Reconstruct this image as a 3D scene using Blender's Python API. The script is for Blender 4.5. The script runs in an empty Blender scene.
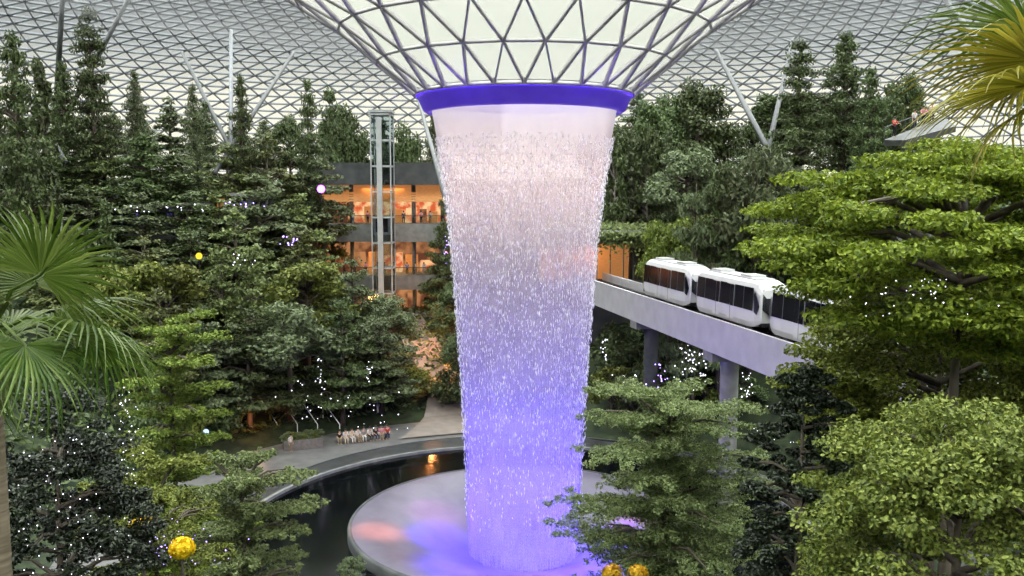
import bpy, bmesh, math, random
import numpy as np
from mathutils import Vector, Matrix
random.seed(7); RS = np.random.RandomState(11)
SC = bpy.context.scene; COL = SC.collection
R = math.radians; PI = math.pi

# ------------------------------------------------------------------ camera
FPX = 900.0; CAM = Vector((0, -65, 24.8)); PITCH = R(6.0); YAW = math.atan(12 / FPX)
cd = bpy.data.cameras.new('camera'); cam = bpy.data.objects.new('camera', cd); COL.objects.link(cam)
cd.sensor_width = 36; cd.lens = FPX / 1024 * 36; cd.clip_end = 600; cd.clip_start = .1
cam.location = CAM; cam.rotation_euler = (PI / 2 - PITCH, 0, YAW); SC.camera = cam
CM = cam.rotation_euler.to_matrix()
def ray(px, py):
    v = CM @ Vector(((px - 512) / FPX, -(py - 288) / FPX, -1)); return v / v.y
def at(px, py, d): return CAM + ray(px, py) * d          # world point seen at a pixel, d metres north of the viewer

# ------------------------------------------------------------------ materials
def nodes(name):
    m = bpy.data.materials.new(name); m.use_nodes = True; nt = m.node_tree; nt.nodes.clear()
    return m, nt, nt.nodes.new('ShaderNodeOutputMaterial')
def N(nt, t, **k):
    n = nt.nodes.new(t)
    for a, v in k.items():
        if a in n.inputs: n.inputs[a].default_value = v
        else: setattr(n, a, v)
    return n
def rgba(c): return (c[0], c[1], c[2], 1)
def noise_mix(nt, c1, c2, scale, stretch=(1, 1, 1), detail=4, lo=.35, hi=.65, coord='Object'):
    tc = N(nt, 'ShaderNodeTexCoord'); mp = N(nt, 'ShaderNodeMapping'); mp.inputs['Scale'].default_value = stretch
    nz = N(nt, 'ShaderNodeTexNoise'); nz.inputs['Scale'].default_value = scale; nz.inputs['Detail'].default_value = detail
    nt.links.new(tc.outputs[coord], mp.inputs[0]); nt.links.new(mp.outputs[0], nz.inputs['Vector'])
    cr = N(nt, 'ShaderNodeValToRGB'); e = cr.color_ramp.elements
    e[0].position = lo; e[0].color = rgba(c1); e[1].position = hi; e[1].color = rgba(c2)
    nt.links.new(nz.outputs['Fac'], cr.inputs[0]); return cr.outputs[0], nz.outputs['Fac']
def mat(name, c1, c2=None, scale=4, rough=.6, metal=0, stretch=(1, 1, 1), bump=0, spec=.4, emit=None, es=0, coord='Object'):
    m, nt, out = nodes(name); b = N(nt, 'ShaderNodeBsdfPrincipled')
    b.inputs['Roughness'].default_value = rough; b.inputs['Metallic'].default_value = metal; b.inputs['Specular IOR Level'].default_value = spec
    c, f = noise_mix(nt, c1, c2 or [x * .8 for x in c1], scale, stretch, coord=coord)
    nt.links.new(c, b.inputs['Base Color'])
    if bump:
        bp = N(nt, 'ShaderNodeBump'); bp.inputs['Strength'].default_value = bump; nt.links.new(f, bp.inputs['Height']); nt.links.new(bp.outputs[0], b.inputs['Normal'])
    if emit:
        b.inputs['Emission Color'].default_value = rgba(emit); b.inputs['Emission Strength'].default_value = es
    nt.links.new(b.outputs[0], out.inputs[0]); return m
def glow(name, c, s, c2=None, scale=1.0, lo=.4, hi=.6):
    m, nt, out = nodes(name); e = N(nt, 'ShaderNodeEmission'); e.inputs[0].default_value = rgba(c); e.inputs[1].default_value = s
    if c2:
        o, _ = noise_mix(nt, c, c2, scale, detail=3, lo=lo, hi=hi); nt.links.new(o, e.inputs[0])
    nt.links.new(e.outputs[0], out.inputs[0]); return m
def leafmat(name, c1, c2, trans=.35, rough=.5):
    m, nt, out = nodes(name)
    g = N(nt, 'ShaderNodeNewGeometry'); oi = N(nt, 'ShaderNodeObjectInfo')
    cr = N(nt, 'ShaderNodeValToRGB'); e = cr.color_ramp.elements; e[0].color = rgba(c1); e[1].color = rgba(c2)
    nt.links.new(g.outputs['Random Per Island'], cr.inputs[0])
    hs = N(nt, 'ShaderNodeHueSaturation'); nt.links.new(cr.outputs[0], hs.inputs['Color'])
    mr = N(nt, 'ShaderNodeMapRange'); mr.inputs['To Min'].default_value = .72; mr.inputs['To Max'].default_value = 1.25
    nt.links.new(oi.outputs['Random'], mr.inputs['Value']); nt.links.new(mr.outputs[0], hs.inputs['Value'])
    mh = N(nt, 'ShaderNodeMapRange'); mh.inputs['To Min'].default_value = .485; mh.inputs['To Max'].default_value = .515
    nt.links.new(oi.outputs['Random'], mh.inputs['Value']); nt.links.new(mh.outputs[0], hs.inputs['Hue'])
    b = N(nt, 'ShaderNodeBsdfPrincipled'); b.inputs['Roughness'].default_value = rough; b.inputs['Specular IOR Level'].default_value = .35
    t = N(nt, 'ShaderNodeBsdfTranslucent'); mx = N(nt, 'ShaderNodeMixShader'); mx.inputs[0].default_value = trans
    nt.links.new(hs.outputs[0], b.inputs['Base Color']); nt.links.new(hs.outputs[0], t.inputs[0])
    nt.links.new(b.outputs[0], mx.inputs[1]); nt.links.new(t.outputs[0], mx.inputs[2]); nt.links.new(mx.outputs[0], out.inputs[0]); return m
def glassmat(name, tint, milk, fac, rough=.25):
    m, nt, out = nodes(name)
    t = N(nt, 'ShaderNodeBsdfTransparent'); t.inputs[0].default_value = rgba(tint)
    tl = N(nt, 'ShaderNodeBsdfTranslucent'); tl.inputs[0].default_value = rgba(milk)
    df = N(nt, 'ShaderNodeBsdfDiffuse'); df.inputs[0].default_value = rgba([x * .7 for x in milk])
    a = N(nt, 'ShaderNodeMixShader'); a.inputs[0].default_value = .3
    mx = N(nt, 'ShaderNodeMixShader'); mx.inputs[0].default_value = fac
    nt.links.new(tl.outputs[0], a.inputs[1]); nt.links.new(df.outputs[0], a.inputs[2])
    nt.links.new(t.outputs[0], mx.inputs[1]); nt.links.new(a.outputs[0], mx.inputs[2]); nt.links.new(mx.outputs[0], out.inputs[0]); return m

M = {}
M['concrete'] = mat('grey concrete', (.20, .20, .19), (.27, .27, .25), 1.2, .8)
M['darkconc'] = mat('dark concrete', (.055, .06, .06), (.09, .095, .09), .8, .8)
M['beam'] = mat('painted beam', (.44, .43, .45), (.52, .51, .53), .7, .6)
M['paving'] = mat('wet paving', (.105, .103, .10), (.15, .147, .14), .9, .42, bump=.1)
M['soil'] = mat('soil and moss', (.012, .02, .008), (.035, .05, .018), .9, .95)
M['steel'] = mat('grey steel', (.22, .23, .24), (.27, .28, .29), 2, .45, .3)
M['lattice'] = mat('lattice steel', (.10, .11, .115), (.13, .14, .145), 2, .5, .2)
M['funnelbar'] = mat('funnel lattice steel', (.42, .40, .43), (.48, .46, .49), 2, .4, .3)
M['tube'] = mat('pale tube steel', (.065, .07, .068), (.085, .09, .087), 2, .5)
M['lifttube'] = mat('pale lift steel', (.36, .38, .37), (.42, .44, .43), 2, .5)
M['white'] = mat('white paint', (.62, .62, .62), (.68, .68, .67), 2, .35)
M['carpaint'] = mat('car paint', (.66, .66, .66), (.72, .72, .71), 1, .3)
M['carroof'] = mat('car roof', (.5, .51, .52), (.56, .57, .58), 1, .5)
M['darkglass'] = mat('dark glass', (.012, .014, .018), (.03, .03, .034), 1, .12, spec=.6)
M['black'] = mat('black rubber', (.012, .012, .013), (.02, .02, .02), 3, .7)
M['bark'] = mat('bark', (.07, .055, .04), (.13, .105, .08), 6, .9, stretch=(1, 1, .3), bump=.3)
M['barkpale'] = mat('pale bark', (.16, .14, .11), (.24, .21, .17), 6, .9, stretch=(1, 1, .3), bump=.3)
M['palmbark'] = mat('palm trunk fibre', (.10, .08, .05), (.2, .16, .11), 5, .9, stretch=(.3, .3, 4), bump=.4)
M['wood'] = mat('orange timber with glow', (.55, .26, .09), (.7, .36, .14), 2, .5, stretch=(1, 1, 6), emit=(1, .45, .15), es=.22)  # warm glow put into the timber as emission, though it is no lamp
M['poolwater'] = mat('dark pool water', (.008, .012, .014), (.016, .02, .024), .3, .12, bump=.03, spec=.5)
M['dish'] = mat('wet acrylic', (.10, .09, .125), (.14, .125, .165), .5, .34, bump=.06, spec=.25)
M['planter'] = mat('planter concrete', (.14, .12, .11), (.2, .17, .16), 3, .8)
M['skin'] = mat('skin', (.5, .3, .2), (.58, .36, .25), 8, .5)
M['hair'] = mat('hair', (.015, .012, .01), (.03, .024, .02), 20, .6)
M['ring'] = mat('collar with led glow', (.07, .045, .30), (.09, .06, .36), 1, .35, emit=(.10, .03, .75), es=.35)  # violet LED light on the collar put into its colour and emission
M['led'] = glow('blue led', (.10, .04, 1), 1.6)
M['bulb'] = glow('cool fairy bulb', (.85, .82, 1), 3.5)
M['violetbulb'] = glow('violet fairy bulb', (.4, .25, 1), 6)
M['yellow'] = glow('yellow lantern', (1, .72, .05), 1.1)
M['shop'] = glow('warm shop interior', (.75, .33, .13), .6, (.20, .07, .035), .45)
M['shop2'] = glow('warm shop display', (1, .62, .30), .9, (.7, .12, .04), .9)
M['screen'] = glow('violet screen', (.2, .16, .85), .7)
M['bluelamp'] = glow('bluish lamp', (.45, .65, 1), 1.6)
M['pink'] = glow('pink violet lamp', (.55, .1, 1), 8)
M['warm'] = glow('warm lamp', (1, .5, .16), 6)
M['domeglass'] = glassmat('dome glass', (.93, .95, .94), (.62, .64, .63), .05)
M['funnelglass'] = glassmat('funnel glass', (.80, .82, .73), (.50, .51, .44), .62)
M['railglass'] = glassmat('railing glass', (.86, .91, .92), (.4, .44, .46), .07)
LM = {
 'olive': leafmat('olive leaves', (.10, .130, .040), (.25, .29, .10)),
 'deep': leafmat('deep green leaves', (.062, .090, .030), (.165, .215, .078)),
 'grey': leafmat('grey green leaves', (.100, .132, .062), (.225, .265, .125)),
 'yellow': leafmat('yellow green leaves', (.13, .20, .030), (.32, .38, .075)),
 'bright': leafmat('bright green leaves', (.085, .13, .008), (.34, .40, .045), .45),
 'olivebright': leafmat('olive yellow leaves', (.075, .10, .010), (.27, .29, .045), .4),
 'mid': leafmat('mid green leaves', (.085, .12, .018), (.31, .35, .070), .4),
 'dark': leafmat('dark glossy leaves', (.014, .026, .011), (.060, .085, .040), .2, .34),
 'fan': leafmat('palm leaf', (.06, .12, .012), (.20, .27, .06), .45, .28),
 'fangold': leafmat('golden palm leaf', (.16, .15, .010), (.42, .34, .045), .5, .4),
 'spray': leafmat('fine light leaves', (.13, .19, .060), (.34, .41, .17), .4),
 'flower': leafmat('yellow petals', (.75, .45, .01), (.9, .65, .03), .4),
}

# ------------------------------------------------------------------ mesh helpers
class MB:
    def __init__(s): s.v = []; s.f = []
    def add(s, vs, fs):
        o = len(s.v); s.v.extend([tuple(p) for p in vs]); s.f.extend([tuple(i + o for i in f) for f in fs]); return s
    def box(s, c, d, rz=0, M4=None):
        x, y, z = [k / 2 for k in d]; vs = []
        for a in (-x, x):
            for b in (-y, y):
                for e in (-z, z):
                    p = Vector((a, b, e))
                    if rz: p = Matrix.Rotation(rz, 3, 'Z') @ p
                    p = p + Vector(c)
                    vs.append(M4 @ p if M4 else p)
        return s.add(vs, [(0, 1, 3, 2), (4, 6, 7, 5), (0, 4, 5, 1), (2, 3, 7, 6), (0, 2, 6, 4), (1, 5, 7, 3)])
    def tube(s, pts, rad, n=7, cap=True):
        pts = [Vector(p) for p in pts]; rad = rad if hasattr(rad, '__len__') else [rad] * len(pts)
        vs = []; fs = []
        for i, p in enumerate(pts):
            t = (pts[min(i + 1, len(pts) - 1)] - pts[max(i - 1, 0)]).normalized()
            a = t.orthogonal().normalized() if abs(t.z) > .95 else t.cross(Vector((0, 0, 1))).normalized()
            b = t.cross(a)
            for k in range(n):
                w = 2 * PI * k / n; vs.append(p + (a * math.cos(w) + b * math.sin(w)) * rad[i])
        for i in range(len(pts) - 1):
            for k in range(n):
                fs.append((i * n + k, i * n + (k + 1) % n, (i + 1) * n + (k + 1) % n, (i + 1) * n + k))
        if cap: fs.append(tuple(range(n))[::-1]); fs.append(tuple((len(pts) - 1) * n + k for k in range(n)))
        return s.add(vs, fs)
    def lathe(s, prof, n=96, a0=0, a1=2 * PI):
        full = abs(a1 - a0 - 2 * PI) < 1e-6; cols = n if full else n + 1; vs = []; fs = []
        for r, z in prof:
            for k in range(cols):
                w = a0 + (a1 - a0) * k / n; vs.append((r * math.sin(w), r * math.cos(w), z))
        for i in range(len(prof) - 1):
            for k in range(n):
                k2 = (k + 1) % cols
                fs.append((i * cols + k, i * cols + k2, (i + 1) * cols + k2, (i + 1) * cols + k))
        return s.add(vs, fs)
    def prism(s, poly, z0, z1):
        n = len(poly); vs = [(p[0], p[1], z0) for p in poly] + [(p[0], p[1], z1) for p in poly]
        return s.add(vs, [tuple(range(n))[::-1], tuple(range(n, 2 * n))] + [(i, (i + 1) % n, n + (i + 1) % n, n + i) for i in range(n)])
    def ball(s, c, r, seg=8, rings=6, sc=(1, 1, 1)):
        c = Vector(c); vs = [c + Vector((0, 0, r * sc[2]))]
        for i in range(1, rings):
            t = PI * i / rings
            for k in range(seg):
                w = 2 * PI * k / seg; vs.append(c + Vector((r * sc[0] * math.sin(t) * math.cos(w), r * sc[1] * math.sin(t) * math.sin(w), r * sc[2] * math.cos(t))))
        vs.append(c - Vector((0, 0, r * sc[2]))); L = len(vs) - 1; fs = []
        for k in range(seg):
            k2 = (k + 1) % seg; fs.append((0, 1 + k, 1 + k2)); fs.append((L, L - seg + k2, L - seg + k))
            for i in range(rings - 2): a = 1 + i * seg; fs.append((a + k, a + seg + k, a + seg + k2, a + k2))
        return s.add(vs, fs)
    def mesh(s, name, m, smooth=False):
        me = bpy.data.meshes.new(name); me.from_pydata([tuple(p) for p in s.v], [], s.f); me.validate(); me.update()
        if m: me.materials.append(m)
        if smooth: me.polygons.foreach_set('use_smooth', [True] * len(me.polygons))
        return me
    def build(s, name, m, parent=None, smooth=False): return link(name, s.mesh(name, m, smooth), parent)
def link(name, me, parent=None):
    o = bpy.data.objects.new(name, me); COL.objects.link(o); o.parent = parent; return o
def tag(o, label=None, cat=None, group=None, kind=None):
    for k, v in (('label', label), ('category', cat), ('group', group), ('kind', kind)):
        if v: o[k] = v
    return o
def empty(name, loc=(0, 0, 0), rz=0, **k):
    o = bpy.data.objects.new(name, None); COL.objects.link(o); o.location = loc; o.rotation_euler = (0, 0, rz); o.empty_display_size = .3
    return tag(o, **k)
def copy_tree(o, parent=None):
    c = o.copy(); COL.objects.link(c); c.parent = parent
    for ch in list(o.children): copy_tree(ch, c)
    return c
def npmesh(name, V, Q, m):
    me = bpy.data.meshes.new(name); nv, nq = len(V), len(Q); k = Q.shape[1]
    me.vertices.add(nv); me.vertices.foreach_set('co', np.asarray(V, np.float32).ravel())
    me.loops.add(nq * k); me.loops.foreach_set('vertex_index', np.asarray(Q, np.int32).ravel())
    me.polygons.add(nq); me.polygons.foreach_set('loop_start', np.arange(0, nq * k, k, dtype=np.int32))
    me.update(calc_edges=True); me.validate(); me.materials.append(m); return me
def unit(a): return a / (np.linalg.norm(a, axis=1, keepdims=True) + 1e-9)
def leafquads(C, Nn, L, W, fine=False, fold=.25):
    """one leaf per centre: a pointed diamond, or (fine) a folded six-point leaf"""
    n = len(C); Nn = unit(Nn); rnd = RS.normal(size=(n, 3)); U = unit(np.cross(Nn, rnd)); Vv = np.cross(Nn, U)
    L = (L * (.7 + .6 * RS.rand(n)))[:, None]; W = (W * (.7 + .6 * RS.rand(n)))[:, None]
    if not fine:
        V = np.stack([C - U * L / 2, C + Vv * W / 2 + U * L * .08, C + U * L / 2, C - Vv * W / 2 + U * L * .08], 1).reshape(-1, 3)
        return V, np.arange(4 * n).reshape(n, 4)
    up = Nn * W * fold
    V = np.stack([C - U * L / 2, C + U * L / 2 - up * .5, C - U * L * .15 + Vv * W / 2 + up, C + U * L * .2 + Vv * W * .42 + up,
                  C - U * L * .15 - Vv * W / 2 + up, C + U * L * .2 - Vv * W * .42 + up], 1).reshape(-1, 3)
    b = (np.arange(n) * 6)[:, None]
    return V, np.concatenate([b + np.array([[0, 2, 3, 1]]), b + np.array([[0, 1, 5, 4]])], 0)

# ------------------------------------------------------------------ terrain
def sstep(a, b, x):
    t = np.clip((x - a) / (b - a), 0, 1); return t * t * (3 - 2 * t)
def terr(x, y):
    x = np.asarray(x, float); y = np.asarray(y, float); r = np.hypot(x, y); th = np.degrees(np.arctan2(x, y))
    base = np.interp(r, [24, 34, 45, 60, 75, 90, 125], [0, .2, 6, 16, 25, 26.5, 27])
    steep = np.interp(r, [24, 27, 34, 40, 50, 75, 125], [0, .6, 8, 16, 20.5, 26, 27])
    w = sstep(8, 22, th) * (1 - sstep(95, 125, th)); z = base * (1 - w) + steep * w
    # hill that carries the tunnel mouth
    hw = sstep(2, 5, x) * (1 - sstep(30, 38, x)) * sstep(52.3, 53.2, y) * (1 - sstep(80, 100, y))
    z = z * (1 - hw) + np.maximum(z, np.interp(y, [52, 62, 80], [20.2, 24.0, 26.5])) * hw
    # cutting the track runs through, and the room behind the tunnel mouth
    tx = 7.7 + (34.7 - y) * .2236 + 2.1; cm = (1 - sstep(6, 9, np.abs(tx - x))) * sstep(-30, -20, y) * (1 - sstep(52.2, 53, y)); cap = np.interp(y, [0, 24, 40], [.3, 3, 9.])
    cm = np.maximum(cm, sstep(1, 2, x) * (1 - sstep(17.4, 18.4, x)) * sstep(40, 41.5, y) * (1 - sstep(52.2, 53, y)))
    z = z * (1 - cm) + np.minimum(z, cap) * cm
    # ravine up to the lit terraces
    ax, ay, bx, by = -6., 30., -17., 60.; L = math.hypot(bx - ax, by - ay); ux, uy = (bx - ax) / L, (by - ay) / L
    s = (x - ax) * ux + (y - ay) * uy; q = np.abs((x - ax) * -uy + (y - ay) * ux)
    hwid = np.interp(s, [0, 9, 20, 32], [9, 5, 4.5, 9.5])
    m = (1 - sstep(hwid, hwid + 3.5, q)) * sstep(-4, 2, s) * (1 - sstep(48, 52, s))
    ramp = np.minimum(.3 + np.clip(s, 0, 99) * .245, 8.0)
    return z * (1 - m) + np.minimum(z, ramp) * m
def tz(x, y): return float(terr(x, y))
def build_terrain():
    rs = np.concatenate([np.arange(21.5, 50, 1.0), np.arange(50, 126, 1.6)]); nA = 300; A = np.linspace(0, 2 * PI, nA, endpoint=False)
    RR, AA = np.meshgrid(rs, A, indexing='ij'); X = RR * np.sin(AA); Y = RR * np.cos(AA); Z = terr(X, Y)
    Z += (RR > 37) * .35 * np.sin(X * 1.3 + np.sin(Y * .9)) * np.cos(Y * 1.1)
    V = np.stack([X, Y, Z - .05], -1).reshape(-1, 3); i, j = np.meshgrid(np.arange(len(rs) - 1), np.arange(nA), indexing='ij'); j2 = (j + 1) % nA
    Q = np.stack([i * nA + j, i * nA + j2, (i + 1) * nA + j2, (i + 1) * nA + j], -1).reshape(-1, 4)
    tag(link('terrain', npmesh('terrain', V, Q, M['soil'])), kind='structure')
build_terrain()
# plaza floor, pool, dish
pl = MB().lathe([(21.5, .06), (36.5, .14)], 128); tag(pl.build('floor', M['paving']), kind='structure')
pw = MB().lathe([(12.8, .0), (21.45, .0)], 128); tag(pw.build('pool_water', M['poolwater'], smooth=True), kind='structure')
kerb = MB().lathe([(21.3, -.1), (21.3, .25), (21.6, .25), (21.6, .0)], 128); tag(kerb.build('trim_1', M['concrete']), kind='structure')
dish = empty('acrylic_bowl', (0, 0, .0), label='round pale acrylic bowl glowing violet under the waterfall', cat='bowl')
MB().lathe([(12.7, .72), (12.3, .72), (11.2, .62), (9, .2), (7, -.45), (5, -1.3), (3.2, -2.2), (1.5, -2.8), (.01, -3)], 128).build('bowl_surface', M['dish'], dish, True)
MB().lathe([(12.95, -.3), (12.95, .62), (12.85, .76), (12.65, .76), (12.65, .6)], 128).build('rim', M['darkconc'], dish, True)
rail = empty('glass_railing', (0, 0, 0), label='low curved glass railing with pale top rail around the dark pool', cat='railing')
MB().lathe([(21.8, .1), (21.8, 1.05)], 128).build('glass_panel', M['railglass'], rail)
MB().lathe([(21.72, 1.05), (21.72, 1.12), (21.88, 1.12), (21.88, 1.05)], 128).build('top_rail', M['tube'], rail)

# ------------------------------------------------------------------ dome
PR = [(7.67, 31.8), (9.9, 33.65), (12.1, 35.6), (14.5, 37.2), (18, 39.4), (23, 42.2), (30, 45.6), (40, 48.8), (52, 50.2), (62, 50.2), (74, 48.8), (86, 46), (98, 42), (108, 37), (115, 31), (119, 24), (120, 20)]
ps = np.array(PR); seg = np.r_[0, np.cumsum(np.hypot(*np.diff(ps, axis=0).T))]
def prof(s): return np.interp(s, seg, ps[:, 0]), np.interp(s, seg, ps[:, 1])
_fine = np.linspace(0, seg[-1], 600); _fr, _fz = prof(_fine)
ker = np.hanning(41); ker /= ker.sum()
_fr2 = np.convolve(np.pad(_fr, 20, 'edge'), ker, 'valid'); _fz2 = np.convolve(np.pad(_fz, 20, 'edge'), ker, 'valid')
bl = sstep(8, 20, _fine); _fr = _fr * (1 - bl) + _fr2 * bl; _fz = _fz * (1 - bl) + _fz2 * bl
def prof(s): return np.interp(s, _fine, _fr), np.interp(s, _fine, _fz)
def dome_z(r): return float(np.interp(r, _fr, _fz))
def node(s, a, off=0.):
    r, z = prof(s); r1, z1 = prof(s + .3); r0, z0 = prof(s - .3); t = np.array([r1 - r0, z1 - z0]); t /= np.linalg.norm(t)
    n = np.array([-t[1], t[0]])                     # outward / up
    return np.array([(r + n[0] * off) * math.sin(a), (r + n[0] * off) * math.cos(a), z + n[1] * off]), np.array([n[0] * math.sin(a), n[0] * math.cos(a), n[1]])
def barset(rows, cnt, wr, dr, wd, dd, arc=(0, 2 * PI), start=0):
    ring = []; diag = []; panels = []; da = 2 * PI / cnt
    ks = range(cnt)
    P = [[node(s, da * (k + .5 * ((i + start) % 2))) for k in ks] for i, s in enumerate(rows)]
    for i in range(len(rows)):
        for k in ks:
            ring.append((P[i][k], P[i][(k + 1) % cnt], wr, dr))
            if i + 1 < len(rows):
                o = (i + start) % 2
                # row i staggered: its node k lies between nodes k and k+1 of the next row
                a, b = (k, (k + 1) % cnt) if o else ((k - 1) % cnt, k)
                diag.append((P[i][k], P[i + 1][a], wd, dd)); diag.append((P[i][k], P[i + 1][b], wd, dd))
    return ring + diag, P
def bars_mesh(name, bars, m, parent):
    A = np.array([b[0][0] for b in bars]); B = np.array([b[1][0] for b in bars]); Nn = unit(np.array([b[0][1] + b[1][1] for b in bars]))
    w = np.array([b[2] for b in bars])[:, None] / 2; d = np.array([b[3] for b in bars])[:, None]
    T = unit(B - A); S = unit(np.cross(T, Nn)); D = -Nn * d
    V = np.stack([A + S * w, A - S * w, A - S * w + D, A + S * w + D, B + S * w, B - S * w, B - S * w + D, B + S * w + D], 1).reshape(-1, 3)
    b = (np.arange(len(bars)) * 8)[:, None]
    Q = np.concatenate([b + np.array([q]) for q in ((0, 1, 5, 4), (1, 2, 6, 5), (2, 3, 7, 6), (3, 0, 4, 7))], 0)
    return link(name, npmesh(name, V, Q, m), parent)
def glass_mesh(name, rows, cnt, m, parent, off=.12):
    V = np.array([[node(s, 2 * PI * k / cnt, off)[0] for k in range(cnt)] for s in rows]).reshape(-1, 3)
    i, j = np.meshgrid(np.arange(len(rows) - 1), np.arange(cnt), indexing='ij'); j2 = (j + 1) % cnt
    return link(name, npmesh(name, V, np.stack([i * cnt + j, i * cnt + j2, (i + 1) * cnt + j2, (i + 1) * cnt + j], -1).reshape(-1, 4), m), parent)
ceil = empty('ceiling', (0, 0, 0), kind='structure')
def s_of_r(r): return float(np.interp(r, _fr, _fine))
r_in = [s_of_r(x) for x in (7.67, 10.25, 12.85, 15.7, 18.7, 21.8, 25)]
b1, _ = barset(r_in, 26, .12, .26, .13, .30); bars_mesh('funnel_lattice', b1, M['funnelbar'], ceil)
glass_mesh('funnel_glass', np.linspace(r_in[0] + .05, r_in[-1], 14), 104, M['funnelglass'], ceil)
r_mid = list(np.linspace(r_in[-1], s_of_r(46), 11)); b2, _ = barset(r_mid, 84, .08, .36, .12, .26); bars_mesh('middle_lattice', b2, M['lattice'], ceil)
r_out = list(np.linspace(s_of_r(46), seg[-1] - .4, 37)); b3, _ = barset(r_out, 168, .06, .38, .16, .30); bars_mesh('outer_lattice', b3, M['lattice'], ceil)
glass_mesh('dome_glass', np.linspace(r_in[-1], seg[-1] - .4, 46), 200, M['domeglass'], ceil)
# steel struts under the dome
def strut(name, top, base, d, w, label, grp=None):
    v = ray(*top); hit = None
    for k in range(300, 2400):
        p = CAM + v * (k * .1); r = math.hypot(p.x, p.y)
        if r > 20 and p.z > dome_z(r) - .3 and k * .1 > 60: hit = p; break
    b = at(base[0], base[1], d); b = Vector((b.x, b.y, max(tz(b.x, b.y) - .2, b.z - 8)))
    b0 = at(base[0], base[1], d); dirv = (b0 - hit); t = (b.z - hit.z) / dirv.z; b = hit + dirv * t
    o = MB().tube([hit, hit.lerp(b, .5), b], [w * .8, w, w], 12).build(name, M['tube'], smooth=True)
    tag(o, label, 'column')
strut('steel_column', (64, -25), (57, 90), 112, 0.33, 'upright pale steel column beside the tallest conifer on the left ridge')
strut('steel_column', (128, 0), (95, 62), 116, 0.31, 'steeply leaning pale steel strut right of the tallest left conifer')
strut('steel_column', (5, 55), (30, 100), 112, 0.33, 'short slanting pale strut at the far left edge')
strut('steel_column', (182, 52), (230, 148), 124, 0.30, 'pale strut leaning left, meeting the upright mast above the left ridge')
strut('steel_column', (231, 30), (231, 150), 124, 0.30, 'upright dark grey mast rising from the middle of the left ridge'); bpy.data.objects['steel_column.004'].data.materials[0] = M['steel']
strut('steel_column', (294, 52), (252, 116), 124, 0.30, 'pale strut leaning right between mast and glass lift tower')
strut('steel_column', (418, 98), (434, 156), 118, 0.33, 'slanting pale strut just left of the waterfall top')
strut('steel_column', (716, 50), (768, 150), 112, 0.37, 'long pale strut right of the waterfall, leaning left toward the funnel')
strut('steel_column', (793, 40), (768, 150), 116, 0.35, 'grey strut leaning right against the tall conifer pair on the right')
strut('steel_column', (945, 0), (985, 50), 100, 0.37, 'pale strut high on the right behind the golden palm')

# ring at the oculus
ring = empty('oculus_ring', (0, 0, 31.2), label='violet lit steel collar ring at the top of the waterfall', cat='ring')
MB().lathe([(7.0, .62), (7.45, .6), (7.6, .45), (7.5, .15), (7.15, -.6), (6.95, -.75), (6.7, -.75), (6.66, .5), (7.0, .62)], 160).build('collar', M['ring'], ring, True)
MB().lathe([(7.56, .50), (7.66, .46), (7.64, .36), (7.55, .34)], 160).build('light_strip', M['led'], ring)
for i in range(26):
    a = 2 * PI * (i + .0) / 26
    MB().box((0, 0, 0), (.22, .5, .34)).build('bracket', M['funnelbar'], ring).matrix_local = Matrix.Translation((7.75 * math.sin(a), 7.75 * math.cos(a), .62)) @ Matrix.Rotation(-a, 4, 'Z')

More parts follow.
